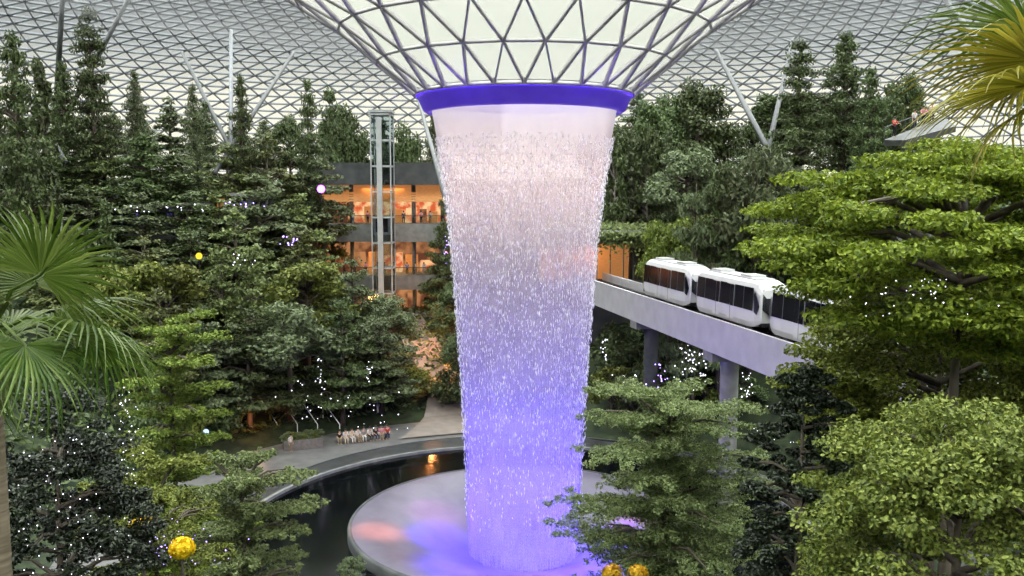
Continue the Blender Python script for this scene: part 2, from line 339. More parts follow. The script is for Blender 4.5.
# ------------------------------------------------------------------ waterfall
WP = [(31.0, 6.62), (29.5, 6.35), (28, 6.1), (24.8, 5.6), (21, 5.2), (18, 4.98), (14, 4.72), (11, 4.55), (8, 4.4), (5, 4.28), (2, 4.2), (-.5, 4.15), (-1.75, 4.1)]
def wr(z): return float(np.interp(z, [p[0] for p in WP[::-1]], [p[1] for p in WP[::-1]]))
def watermat(name, lo, hi, seed, base, amax, fade, topfac):
    m, nt, out = nodes(name)
    tc = N(nt, 'ShaderNodeTexCoord'); sx = N(nt, 'ShaderNodeSeparateXYZ'); nt.links.new(tc.outputs['Object'], sx.inputs[0])
    at2 = N(nt, 'ShaderNodeMath', operation='ARCTAN2'); nt.links.new(sx.outputs[0], at2.inputs[0]); nt.links.new(sx.outputs[1], at2.inputs[1])
    def nz(sa, sz, det, off):
        cx = N(nt, 'ShaderNodeCombineXYZ'); m1 = N(nt, 'ShaderNodeMath', operation='MULTIPLY'); m1.inputs[1].default_value = sa
        m2 = N(nt, 'ShaderNodeMath', operation='MULTIPLY'); m2.inputs[1].default_value = sz
        nt.links.new(at2.outputs[0], m1.inputs[0]); nt.links.new(sx.outputs[2], m2.inputs[0])
        nt.links.new(m1.outputs[0], cx.inputs[0]); nt.links.new(m2.outputs[0], cx.inputs[1]); cx.inputs[2].default_value = seed + off
        n = N(nt, 'ShaderNodeTexNoise'); n.inputs['Scale'].default_value = 1; n.inputs['Detail'].default_value = det; n.inputs['Roughness'].default_value = .65
        nt.links.new(cx.outputs[0], n.inputs['Vector']); return n.outputs['Fac']
    a = nz(60, .35, 3, 0); b = nz(170, 5., 2, 7)
    mx = N(nt, 'ShaderNodeMath', operation='ADD'); nt.links.new(a, mx.inputs[0]); nt.links.new(b, mx.inputs[1])
    mr = N(nt, 'ShaderNodeMapRange', interpolation_type='SMOOTHSTEP'); mr.inputs['From Min'].default_value = lo; mr.inputs['From Max'].default_value = hi
    mr.inputs['To Min'].default_value = base; mr.inputs['To Max'].default_value = amax
    nt.links.new(mx.outputs[0], mr.inputs['Value'])
    # the sheet leaves the lip as an unbroken skin and breaks up below
    mt = N(nt, 'ShaderNodeMapRange'); mt.inputs['From Min'].default_value = 25.5; mt.inputs['From Max'].default_value = 31; mt.inputs['To Max'].default_value = topfac
    nt.links.new(sx.outputs[2], mt.inputs['Value'])
    mm = N(nt, 'ShaderNodeMath', operation='MAXIMUM'); nt.links.new(mr.outputs[0], mm.inputs[0]); nt.links.new(mt.outputs[0], mm.inputs[1])
    d = N(nt, 'ShaderNodeBsdfDiffuse'); d.inputs[0].default_value = (.86, .86, .88, 1); t = N(nt, 'ShaderNodeBsdfTranslucent'); t.inputs[0].default_value = (.9, .9, .92, 1)
    s = N(nt, 'ShaderNodeMixShader'); s.inputs[0].default_value = .5; nt.links.new(d.outputs[0], s.inputs[1]); nt.links.new(t.outputs[0], s.inputs[2])
    tr = N(nt, 'ShaderNodeBsdfTransparent'); f = N(nt, 'ShaderNodeMixShader')
    nt.links.new(mm.outputs[0], f.inputs[0]); nt.links.new(tr.outputs[0], f.inputs[1]); nt.links.new(s.outputs[0], f.inputs[2]); nt.links.new(f.outputs[0], out.inputs[0])
    return m
wf = empty('waterfall', (0, 0, 0), label='tall round waterfall dropping from the roof opening into the glowing bowl', cat='waterfall')
for i, (k, lo, hi, sd, base, amax, tf) in enumerate(((1., .95, 1.34, 1, .2, .62, .8), (.955, .93, 1.28, 31, .2, .6, .6))):
    MB().lathe([(r * k, z) for z, r in WP], 160).build('water_sheet', watermat('falling water %d' % i, lo, hi, sd, base, amax, 0, tf), wf, True)
M['drop'] = mat('bright droplet', (.9, .9, .93), (.95, .95, .97), 1, .3)
def droplets(n):
    z = 28.7 - 28 * RS.beta(1.0, 2.0, n); a = RS.uniform(0, 2 * PI, n)
    rr = np.array([wr(q) for q in z]) * (1.0 + RS.normal(size=n) * .012) + .04 + np.abs(RS.normal(size=n)) * .05
    ln = RS.uniform(.05, .22, n); w = RS.uniform(.012, .03, n)
    C = np.stack([rr * np.sin(a), rr * np.cos(a), z], 1); T = np.stack([np.cos(a), -np.sin(a), 0 * a], 1); O = np.stack([np.sin(a), np.cos(a), 0 * a], 1); U = np.array([[0, 0, 1.]])
    w = w[:, None]; ln = ln[:, None]
    V = np.stack([C + U * ln, C - U * ln, C + T * w, C - T * w, C + O * w, C - O * w], 1).reshape(-1, 3); b = (np.arange(n) * 6)[:, None]
    Q = np.concatenate([b + np.array([q]) for q in ((0, 2, 4), (0, 4, 3), (0, 3, 5), (0, 5, 2), (1, 4, 2), (1, 3, 4), (1, 5, 3), (1, 2, 5))], 0)
    return npmesh('droplets', V, Q, M['drop'])
tag(link('droplets', droplets(14000), wf), kind='stuff')

# ------------------------------------------------------------------ trees
def tube_branches(mb, trunk_top, clumps, r0, every=1):
    for c in clumps[::every]:
        c = Vector(c); z0 = max(trunk_top * .25, min(c.z - .15 * math.hypot(c.x, c.y), trunk_top * .97)); p0 = Vector((0, 0, z0))
        mid = p0.lerp(c, .55) + Vector((0, 0, .12 * (c - p0).length)); mb.tube([p0, mid, c], [r0 * .45, r0 * .3, r0 * .12], 5, False)
def make_tree(kind, H, Rr, lm, nleaf, ls, seed, fine=False, base=.3, bark='bark', trunk=None, tiers=None, lean=0.):
    """returns (trunk mesh, crown mesh) for a tree of height H and crown radius Rr"""
    rnd = random.Random(seed); cl = []     # clump: centre, radii, weight, upness
    if kind == 'tiered':
        nt_ = tiers or 6
        for i in range(nt_):
            u = i / (nt_ - 1); z = H * (base + (1 - base) * u * .97); Ri = Rr * (1 - .72 * u ** 1.5) * rnd.uniform(.8, 1.1); nb = rnd.randint(4, 6); a0 = rnd.uniform(0, 6.3)
            for k in range(nb):
                a = a0 + 6.283 * k / nb + rnd.uniform(-.35, .35)
                for q in ((.42, .34), (.8, .27)):
                    rr = Ri * q[0] * rnd.uniform(.85, 1.15); cl.append(((rr * math.cos(a), rr * math.sin(a), z + rnd.uniform(-.045, .045) * H + .10 * Ri * q[0]), (Ri * q[1] * 1.25, Ri * q[1] * 1.25, H * .016 + .12), Ri * Ri, .85))
            if u > .6: cl.append(((0, 0, z), (Ri * .5, Ri * .5, H * .02 + .12), Ri * Ri * .7, .8))
    elif kind == 'conifer':
        nt_ = tiers or 13
        for i in range(nt_):
            u = i / (nt_ - 1); z = H * (base + (1 - base) * u); Ri = Rr * (.92 - .66 * u ** 1.7) * rnd.uniform(.6, 1.2); nb = rnd.randint(4, 6); a0 = rnd.uniform(0, 6.3)
            for k in range(nb):
                a = a0 + 6.283 * k / nb + rnd.uniform(-.3, .3); L = Ri * rnd.uniform(.7, 1.1)
                for q in (.35, .68, 1.):
                    cl.append(((L * q * math.cos(a), L * q * math.sin(a), z - .10 * L * q + rnd.uniform(-.28, .28)), (Ri * .30 + .15, Ri * .30 + .15, .2 + H * .016), Ri, .55))
        cl.append(((0, 0, H * .985), (.5, .5, H * .03), 1.2, .3))
    elif kind == 'round':
        n = 34
        for i in range(n):
            t = rnd.uniform(0, 6.283); v = rnd.uniform(-.75, 1); s = math.sqrt(1 - v * v); q = rnd.uniform(.55, 1.)
            cz = H * (base + (1 - base) * .5); hz = H * (1 - base) * .5
            cl.append(((Rr * s * q * math.cos(t), Rr * s * q * math.sin(t), cz + hz * v * q), (Rr * .34, Rr * .34, hz * .22), 1, .45))
    elif kind == 'canopy':     # domed crown of many flattish overlapping sprays
        n = 260; hz = H * (1 - base) * .5; cz = H - hz
        for i in range(n):
            t = rnd.uniform(0, 6.283); v = rnd.uniform(-1, 1); s = math.sqrt(1 - v * v); q = rnd.uniform(.35, 1.) ** .5
            k = rnd.uniform(.6, 1.25); cl.append(((Rr * s * q * math.cos(t), Rr * s * q * math.sin(t), cz + hz * v * q), (Rr * .2 * k, Rr * .2 * k, min(hz, Rr) * .075 * k), k * k, .6))
    elif kind == 'column':
        for i in range(30):
            u = i / 29; t = rnd.uniform(0, 6.283); z = H * (base + (1 - base) * u); q = Rr * (1 - .7 * u) * .5
            cl.append(((q * math.cos(t), q * math.sin(t), z), (Rr * .55 * (1 - .6 * u), Rr * .55 * (1 - .6 * u), H * .05), 1, .4))
    elif kind == 'spray':      # long flat airy sprays, one above another
        nb = tiers or 26
        for k in range(nb):
            u = (k + .5) / nb; a = k * 2.4 + rnd.uniform(-.4, .4); z0 = H * (base + (1 - base) * u * .97); L = Rr * (1 - .26 * u ** 4) * rnd.uniform(.55, 1.1)
            for q in np.linspace(.15, 1, 9):
                wv = .30 * L * (1.15 - q * .8)
                for z_ in (-1, 0, 1):
                    b_ = a + z_ * .28 * rnd.uniform(.6, 1.3); qq = q * (1 - .12 * abs(z_))
                    cl.append(((L * qq * math.cos(b_), L * qq * math.sin(b_), z0 + .25 * L * qq - .13 * L * qq * qq + rnd.uniform(-.1, .1)), (wv * .6, wv * .6, .07 + .018 * L), L * L * (1.15 - q * .6), .85))
    W = np.array([c[2] for c in cl], float); W /= W.sum(); idx = RS.choice(len(cl), nleaf, p=W)
    Cc = np.array([c[0] for c in cl])[idx]; Rd = np.array([c[1] for c in cl])[idx]; up = np.array([c[3] for c in cl])[idx][:, None]
    D = unit(RS.normal(size=(nleaf, 3))); rad = RS.rand(nleaf, 1) ** (.45); P = Cc + D * rad * Rd
    Nn = unit(D * Rd.max(1, keepdims=True) / Rd) * (1 - up) + np.array([[0, 0, 1.]]) * up + RS.normal(size=(nleaf, 3)) * .55
    V, Q = leafquads(P, Nn, ls, ls * .55, fine)
    crown = npmesh('foliage', V, Q, LM[lm])
    mb = MB(); tr = trunk or (.02 * H + .04); tt = H * .93 if kind != 'round' else H * .75
    mb.tube([(0, 0, -.6), (0, 0, H * .12), (rnd.uniform(-.1, .1), rnd.uniform(-.1, .1), H * .5), (0, 0, tt)], [tr * 1.25, tr, tr * .75, tr * .2], 9)
    big = [c[0] for c in cl if math.hypot(c[0][0], c[0][1]) > Rr * .35]; rnd.shuffle(big); tube_branches(mb, tt, big[:40], tr)
    return mb.mesh('trunk', M[bark], True), crown
PROTO = {}
def proto(key, *a, **k): PROTO[key] = (make_tree(*a, **k), a[1], a[2])
for i in range(3): proto('tiered%d' % i, 'tiered', 10, 4.2, ('olive', 'grey', 'olive')[i], 9000, .36, 10 + i, tiers=6 + i, base=.22)
for i in range(2): proto('tierdeep%d' % i, 'tiered', 10, 4.0, 'deep', 9000, .36, 20 + i, tiers=7, base=.22)
for i in range(3): proto('conifer%d' % i, 'conifer', 14, 3.4, ('deep', 'deep', 'grey')[i], 10000, .32, 30 + i, base=.28, tiers=11 + i)
for i in range(2): proto('round%d' % i, 'round', 10, 3.6, ('deep', 'mid')[i], 9000, .36, 40 + i, base=.3)
proto('roundgrey', 'round', 10, 3.6, 'grey', 9000, .36, 47, base=.3)
proto('stand0', 'round', 12, 2.4, 'deep', 6000, .36, 45, base=.45, bark='barkpale'); proto('stand1', 'tiered', 12, 2.6, 'grey', 6000, .36, 46, base=.45, bark='barkpale', tiers=6)
for i in range(2): proto('column%d' % i, 'column', 9, 1.8, 'deep', 3600, .4, 50 + i, base=.05)
proto('shrub0', 'round', 3, 2.2, 'grey', 2200, .36, 60, base=.02); proto('shrub1', 'round', 3, 2.2, 'mid', 2200, .36, 61, base=.02); proto('shrub2', 'round', 3, 2.2, 'deep', 2200, .36, 62, base=.02)
TREES = []
KINDS = {'tiered0': ('layered_tree', 'olive green layered tree'), 'tiered1': ('layered_tree', 'grey green layered tree'), 'tiered2': ('layered_tree', 'broad olive layered tree'),
 'tierdeep0': ('layered_tree', 'deep green layered tree'), 'tierdeep1': ('layered_tree', 'dark layered tree'), 'conifer0': ('conifer', 'dark tall conifer'), 'conifer1': ('conifer', 'deep green tall conifer'),
 'conifer2': ('conifer', 'grey tall conifer'), 'round0': ('leafy_tree', 'dark round tree'), 'round1': ('leafy_tree', 'mid green round tree'), 'roundgrey': ('leafy_tree', 'grey green round tree'),
 'stand0': ('slender_tree', 'slender dark bare trunked tree'), 'stand1': ('slender_tree', 'slender grey bare trunked tree'), 'column0': ('columnar_tree', 'narrow columnar dark tree'), 'column1': ('columnar_tree', 'narrow leafy columnar tree'),
 'shrub0': ('shrub', 'grey green shrub'), 'shrub1': ('shrub', 'mid green shrub'), 'shrub2': ('shrub', 'dark green shrub')}
def plant(key, px, top, d, width=None, zone='', ground=None):
    """a tree standing on the slope d metres off; its height follows from where its top shows"""
    (tm, cm), H, Rr = PROTO[key]; p = at(px, top, d); g = tz(p.x, p.y) if ground is None else ground; h = p.z - g
    if h < 1.2: h = 1.2
    w = (width * d / FPX / 2 / Rr) if width else h / H
    o = empty(KINDS[key][0], (p.x, p.y, g), random.uniform(0, 6.28), cat='shrub' if key.startswith('shrub') else 'tree'); o.scale = (w, w, h / H)
    link('trunk', tm, o); link('foliage', cm, o); TREES.append((o, key, zone, px, d)); return o
ch = random.choice; ju = random.uniform
def row(x0, x1, step, top, d0, d1, keys, wid, zone, skip=()):
    x = x0
    while x <= x1:
        px = x + ju(-.25, .25) * step; u = (px - x0) / max(1, x1 - x0); t = ju(*top)
        if not any(a <= px <= b for a, b in skip): plant(ch(keys), px, t, d0 + (d1 - d0) * u + ju(-1.5, 1.5), ju(*wid), zone)
        x += step
# left side: ridge first, then down the slope
row(-5, 325, 30, (92, 132), 124, 130, ['conifer0', 'conifer2', 'round0', 'tierdeep0', 'stand1'], (38, 58), 'left ridge')
row(335, 440, 25, (108, 132), 138, 138, ['round0', 'conifer2'], (40, 52), 'ridge behind the lift tower')
plant('conifer0', 88, 14, 110, 58, 'ridge'); plant('conifer1', 62, 66, 108, 46, 'left ridge'); plant('conifer2', 134, 74, 116, 36, 'left ridge')
plant('conifer0', 307, 84, 118, 34, 'left ridge'); plant('conifer1', 240, 80, 116, 34, 'left ridge'); plant('conifer2', 192, 88, 118, 36, 'left ridge')
plant('round0', 346, 104, 141, 52, 'left ridge'); plant('conifer1', 12, 40, 92, 70, 'left ridge'); plant('column0', 40, 68, 96, 44, 'left ridge')
row(15, 330, 42, (134, 160), 106, 118, ['tiered0', 'tiered1', 'tierdeep0', 'tierdeep1', 'conifer1'], (78, 104), 'top of the left slope')
row(0, 325, 44, (172, 200), 96, 112, ['tiered0', 'tiered1', 'tiered2', 'tierdeep0', 'tierdeep1'], (84, 112), 'upper left slope')
row(60, 320, 46, (212, 238), 90, 106, ['tiered0', 'tiered2', 'tiered1', 'tierdeep1'], (88, 118), 'middle of the left slope')
row(120, 330, 46, (250, 272), 86, 101, ['tiered0', 'tiered2', 'tiered1', 'tierdeep0', 'round1'], (84, 112), 'lower middle of the left slope')
row(150, 405, 48, (290, 318), 83, 97, ['tiered1', 'tiered0', 'roundgrey', 'tierdeep0'], (80, 104), 'foot of the left slope')
plant('tiered1', 352, 262, 103, 74, 'beside the lit terraces'); plant('roundgrey', 388, 296, 103, 60, 'beside the lit terraces'); plant('tierdeep0', 372, 338, 97, 76, 'beside the lit terraces'); plant('round0', 452, 282, 110, 50, 'beside the lit terraces')
plant('tiered1', 448, 190, 122, 44, 'beside the lit terraces'); plant('tierdeep1', 440, 232, 120, 46, 'beside the lit terraces'); plant('tierdeep0', 312, 190, 121, 46, 'beside the lit terraces'); plant('round0', 462, 330, 101, 44, 'beside the lit terraces')
plant('column1', 105, 205, 92, 34, 'upper left slope'); plant('column0', 200, 330, 84, 40, 'foot of the left slope')
for px, t, d, k in ((150, 395, 79, 'shrub2'), (185, 400, 82, 'shrub1'), (225, 398, 86, 'shrub2'), (285, 395, 92, 'shrub0'), (315, 385, 95, 'shrub2'), (350, 385, 97, 'shrub2'), (385, 380, 98, 'shrub0'), (410, 365, 100, 'shrub1'), (450, 372, 100, 'shrub2'), (470, 378, 100, 'shrub0')):
    plant(k, px, t, d, 46, 'behind the plaza')
plant('shrub0', 352, 557, 55.5, 30, 'in the pool beside the bowl', ground=-.1)
# right side
row(610, 900, 24, (92, 132), 124, 134, ['round0', 'stand0', 'conifer1', 'tierdeep0'], (42, 60), 'right ridge')
plant('conifer0', 800, 44, 110, 62, 'right ridge'); plant('conifer1', 846, 36, 112, 66, 'right ridge'); plant('conifer1', 872, 72, 106, 50, 'right ridge')
plant('round0', 700, 76, 118, 74, 'right ridge'); plant('round0', 656, 92, 118, 62, 'right ridge'); plant('conifer2', 640, 118, 120, 40, 'right ridge'); plant('round0', 905, 72, 112, 52, 'right ridge')
for px, t, k in ((616, 128, 'stand0'), (632, 138, 'stand1'), (648, 126, 'stand0'), (668, 132, 'stand1'), (690, 140, 'stand0')): plant(k, px, t, 113, 34, 'planted roof above the tunnel')
row(690, 800, 30, (150, 178), 104, 112, ['round1', 'tiered1', 'roundgrey', 'round0', 'tierdeep0'], (60, 84), 'right slope behind the train')
row(675, 790, 27, (196, 222), 97, 100, ['tiered0', 'round1', 'shrub1', 'tiered2'], (48, 66), 'bank just behind the train')
row(690, 900, 30, (150, 190), 88, 96, ['tierdeep0', 'tiered1', 'roundgrey'], (70, 90), 'right slope beyond the bright tree')
for px, t, d, k in ((622, 335, 97, 'shrub2'), (650, 350, 92, 'shrub2'), (690, 352, 92, 'shrub0'), (612, 365, 92, 'shrub1'), (668, 372, 90, 'shrub2'), (640, 378, 90, 'shrub2'), (705, 375, 90, 'shrub1'), (750, 380, 86, 'shrub2')):
    plant(k, px, t, d, 44, 'shade under the train track')
ORD = ['first', 'second', 'third', 'fourth', 'fifth', 'sixth', 'seventh', 'eighth', 'ninth', 'tenth', 'eleventh', 'twelfth', 'thirteenth', 'fourteenth', 'fifteenth']
def label_trees():
    g = {}
    for t in TREES: g.setdefault((KINDS[t[1]][1], t[2]), []).append(t)
    for (kind, zone), L in g.items():
        L.sort(key=lambda t: t[3])
        for i, t in enumerate(L):
            pre = {'left ridge': 'on the left ridge', 'ridge': 'on the left ridge, the tallest there'}.get(zone)
            if not pre: pre = zone if zone.split()[0] in ('behind', 'beside', 'in') else ('in the ' if zone.startswith('shade') else 'on the ' if zone.split()[0] in ('right', 'planted', 'upper', 'ridge', 'bank') else 'at the ') + zone
            t[0]['label'] = kind + ' ' + pre + ('' if len(L) == 1 else ', %s from the left' % ORD[i]); t[0]['group'] = 'trees ' + pre if zone != 'ridge' else 'trees on the left ridge'
label_trees()
# ground cover nobody could count
def undergrowth(n):
    a = RS.uniform(-1.9, 1.9, n * 2); r = np.sqrt(RS.uniform(35 ** 2, 95 ** 2, n * 2)); x = r * np.sin(a); y = r * np.cos(a); z = terr(x, y)
    cor = np.abs((x + 6) * -.94 - (y - 30) * .344 * -1 * -1) < 0
    ok = (z > .6); P = np.stack([x, y, z + np.abs(RS.normal(size=n * 2)) * .35], 1)[ok][:n]
    V, Q = leafquads(P, RS.normal(size=P.shape) * .6 + np.array([[0, 0, 1.]]), .8, .4); return npmesh('undergrowth', V, Q, LM['deep'])
tag(link('undergrowth', undergrowth(70000)), 'dark low ground cover on the slopes between the trees', 'plants', kind='stuff')

# ------------------------------------------------------------------ foreground trees
def fore(name, mesh2, loc, label, rz=0., sc=1.):
    o = empty(name, loc, rz, label=label, cat='tree'); o.scale = (sc, sc, sc); link('trunk', mesh2[0], o); link('foliage', mesh2[1], o); return o
def fg(name, kind, px, top, d, Rr, lm, nleaf, ls, seed, label, rz=0., **k):
    p = at(px, top, d); g = tz(p.x, p.y); return fore(name, make_tree(kind, p.z - g, Rr, lm, nleaf, ls, seed, True, **k), (p.x, p.y, g), label, rz)
fg('leafy_tree', 'canopy', 966, 143, 19, 4.1, 'bright', 95000, .115, 101, 'large bright green broadleaf tree filling the right side', base=.77, trunk=.2)
fg('leafy_tree', 'canopy', 965, 400, 13, 2.35, 'mid', 80000, .08, 102, 'lower yellowish green broadleaf tree in the bottom right corner', base=.55, trunk=.14)
fg('leafy_tree', 'canopy', 945, 272, 24, 3.9, 'olivebright', 95000, .13, 103, 'olive leaved tree behind the bright one, covering the end of the train', base=.62, trunk=.18)
fg('leafy_tree', 'canopy', 806, 338, 19, 1.25, 'dark', 70000, .095, 104, 'dark leaved narrow tree in front of the track beam', base=.42, trunk=.12)
fg('spreading_tree', 'spray', 668, 386, 32, 4.3, 'spray', 130000, .105, 105, 'wide layered light green tree right of the waterfall base', base=.45, tiers=60, trunk=.16)
fg('leafy_tree', 'canopy', 52, 382, 17, 1.75, 'dark', 50000, .09, 106, 'dark leafy tree below the palm in the bottom left corner', base=.35, trunk=.12)
fg('spreading_tree', 'spray', 240, 446, 30, 3.0, 'spray', 80000, .11, 107, 'fine leaved light green tree left of the pool edge', base=.4, tiers=40, trunk=.13)
fg('spreading_tree', 'spray', 168, 312, 40, 3.6, 'yellow', 80000, .15, 108, 'yellow green layered tree just right of the left palm', base=.3, tiers=46, trunk=.16)
fg('spreading_tree', 'spray', 150, 452, 24, 2.5, 'mid', 60000, .10, 109, 'mid green layered tree between the dark leafy tree and the pool', base=.45, tiers=36, trunk=.12)

# fan palms
def fan(L, nseg, spread, droop, lm, seed):
    rnd = random.Random(seed); mb = MB()
    for k in range(nseg):
        a = -spread / 2 + spread * (k + .5) / nseg; ln = L * (1 - .28 * (abs(a) / (spread / 2)) ** 2) * rnd.uniform(.93, 1.05); vs = []; fs = []; dr = droop * rnd.uniform(.6, 1.5)
        aw = spread / nseg * .56
        for j, q in enumerate((.04, .3, .55, .75, .9, 1.)):
            w = ln * q * math.tan(aw) if q <= .4 else ln * .36 * math.tan(aw) * (1 - max(0, q - .5) / .5) * .95 + .002
            z = .10 * ln * q - dr * ln * max(0, q - .35) ** 2 * 1.6; c = Vector((math.sin(a) * ln * q, math.cos(a) * ln * q, z)); s = Vector((math.cos(a), -math.sin(a), 0))
            vs += [c - s * w, c + Vector((0, 0, w * .5)), c + s * w]
            if j: b = (j - 1) * 3; fs += [(b, b + 1, b + 4, b + 3), (b + 1, b + 2, b + 5, b + 4)]
        mb.add(vs, fs)
    return mb
def palm(loc, h, fans, label, trunk_r):
    o = empty('fan_palm', loc, 0, label=label, cat='palm'); rnd = random.Random(5)
    MB().tube([(0, 0, -.5), (.05, 0, h * .3), (-.04, .03, h * .7), (0, 0, h)], [trunk_r * 1.2, trunk_r, trunk_r * .95, trunk_r * .9], 12).build('trunk', M['palmbark'], o, True)
    for i, (hub, dirv, tilt, L, lm) in enumerate(fans):
        hub = Vector(hub); dv = Vector(dirv).normalized()
        f = fan(L, 40, R(240), (.22 if lm == 'fangold' else .45) + .25 * rnd.random(), lm, i).build('frond', LM[lm], o)
        right = dv.cross(Vector((0, 0, 1))).normalized(); up = right.cross(dv).normalized(); up = (Matrix.Rotation(tilt, 3, dv) @ up); right = dv.cross(up)
        Mx = Matrix((right, dv, up)).transposed().to_4x4(); f.matrix_local = Matrix.Translation(hub) @ Mx
        b = Vector((0, 0, h - .1)); mid = b.lerp(hub, .5) + Vector((0, 0, .18 * (hub - b).length))
        pt = MB().tube([b, mid, hub, hub + dv * L * .12], [.03, .022, .018, .01], 6).build('petiole', LM[lm], o)
pb = at(0, 560, 10); g0 = tz(pb.x, pb.y); ph = at(0, 330, 10).z - g0
def rel(px, py, d): v = at(px, py, d); return (v.x - pb.x, v.y - pb.y, v.z - g0)
palm((pb.x, pb.y, g0), ph, [
 (rel(35, 285, 10.2), (-.2, .2, 1.0), .1, 1.0, 'fan'), (rel(40, 275, 9.8), (.75, -.2, .75), -.9, 1.15, 'fan'), (rel(75, 335, 9.6), (1, -.15, -.05), -.5, 1.05, 'fan'),
 (rel(60, 322, 10.6), (1, .3, .45), -.3, 1.1, 'fan'), (rel(25, 345, 9.3), (.5, -.6, -.55), -.3, 1.0, 'fan'), (rel(-10, 290, 9.7), (-.6, 0, .7), .3, 1.0, 'fan'),
 (rel(-15, 330, 9.3), (-.7, -.6, -.2), .3, 1.0, 'fan'), (rel(10, 330, 11), (-.3, 1, .3), 0, 1.1, 'fan'), (rel(90, 345, 10.4), (.9, .5, -.45), -.7, .95, 'fan'), (rel(5, 360, 9.5), (-.1, -.5, -.8), 0, .9, 'fan')],
 'green fan palm with drooping pleated fronds at the left edge', .15)
pb = at(1075, 300, 9.5); g0 = tz(pb.x, pb.y); ph = at(1075, 75, 9.5).z - g0
palm((pb.x, pb.y, g0), ph, [
 (rel(1035, 60, 9.5), (-1, -.1, .15), .35, 1.4, 'fangold'), (rel(1030, 85, 9.2), (-1, -.2, -.15), .3, 1.35, 'fangold'), (rel(1030, 35, 9.9), (-.9, .2, .4), .3, 1.35, 'fan'),
 (rel(1045, 100, 9.3), (-.8, -.3, -.5), .4, 1.1, 'fangold'), (rel(1100, 60, 9.5), (.9, 0, .3), 0, 1.1, 'fan'), (rel(1090, 90, 9.0), (.5, -.6, -.3), 0, 1.1, 'fan'), (rel(1080, 40, 10), (.2, .5, .9), 0, 1.1, 'fan')],
 'golden green fan palm reaching in at the top right corner', .15)
# ------------------------------------------------------------------ track, train, tunnel
T0 = Vector((7.7, 34.7, 15.2)); T1 = Vector((16.8, -6, 15.2)); TD = (T1 - T0).normalized(); TS = Vector((0, 0, 1)).cross(TD).normalized()   # TS points to the far (east) side
TM = Matrix((TD, TS, Vector((0, 0, 1)))).transposed().to_4x4(); TM.translation = T0      # local x along the track, y across away from the viewer
gw = empty('elevated_track', T0, label='pale concrete elevated train track crossing behind the waterfall', cat='track'); gw.matrix_world = TM
def gbox(name, x0, x1, y0, y1, z0, z1, m, parent):
    return MB().box(((x0 + x1) / 2, (y0 + y1) / 2, (z0 + z1) / 2), (x1 - x0, y1 - y0, z1 - z0)).build(name, m, parent)
gbox('parapet', -9, 85, 0, .28, -2.7, 0, M['beam'], gw); gbox('parapet', -9, 85, 3.9, 4.18, -2.7, 0, M['beam'], gw)
gbox('deck', -9, 85, .28, 3.9, -1.6, -1.1, M['darkconc'], gw); gbox('soffit', -9, 85, .28, 3.9, -2.65, -2.3, M['beam'], gw)
gbox('running_rail', -9, 85, .75, 1.2, -1.1, -.75, M['black'], gw); gbox('running_rail', -9, 85, 3., 3.45, -1.1, -.75, M['black'], gw)
gbox('guide_rail', -9, 85, 2.0, 2.18, -1.1, -.8, M['steel'], gw)
for s, lab in ((12.8, 'grey concrete pier under the track nearer the tunnel'), (30.2, 'grey concrete pier under the track beside the layered tree'), (58, 'grey concrete pier under the near end of the track')):
    c = TM @ Vector((s, 2.1, 0)); zb = min(0, tz(c.x, c.y)) - .3
    p = empty('track_pier', (c.x, c.y, zb), math.atan2(TD.y, TD.x), label=lab, cat='pier', group='piers under the elevated track')
    h = 15.2 - 2.7 - zb
    MB().tube([(0, 0, 0), (0, 0, h - .8)], .72, 20, False).build('shaft', M['concrete' if s > 20 else 'darkconc'], p, True)
    MB().prism([(-.9, -1.9), (.9, -1.9), (.9, 1.9), (-.9, 1.9)], h - .8, h).build('pier_head', M['concrete'], p)
def loft(secs, m_name, m, parent, smooth=False, close=True):
    n = len(secs[0]); vs = [v for s in secs for v in s]; fs = []
    for i in range(len(secs) - 1):
        for k in range(n if close else n - 1): fs.append((i * n + k, i * n + (k + 1) % n, (i + 1) * n + (k + 1) % n, (i + 1) * n + k))
    fs.append(tuple(range(n))[::-1]); fs.append(tuple((len(secs) - 1) * n + k for k in range(n)))
    return MB().add(vs, fs).build(m_name, m, parent, smooth)
def sec(x, w, zb, zt, nose=0):
    h = zt - zb; pts = [(-w * .47, zb), (-w * .5, zb + h * .12), (-w * .5, zb + h * .45), (-w * .47, zb + h * .82), (-w * .40, zb + h * .94), (-w * .28, zt), (w * .28, zt), (w * .40, zb + h * .94), (w * .47, zb + h * .82), (w * .5, zb + h * .45), (w * .5, zb + h * .12), (w * .47, zb)]
    return [(x + nose * max(0, (.45 - abs((z - zb) / h - .38))), y, z) for y, z in pts]
CL = 11.6
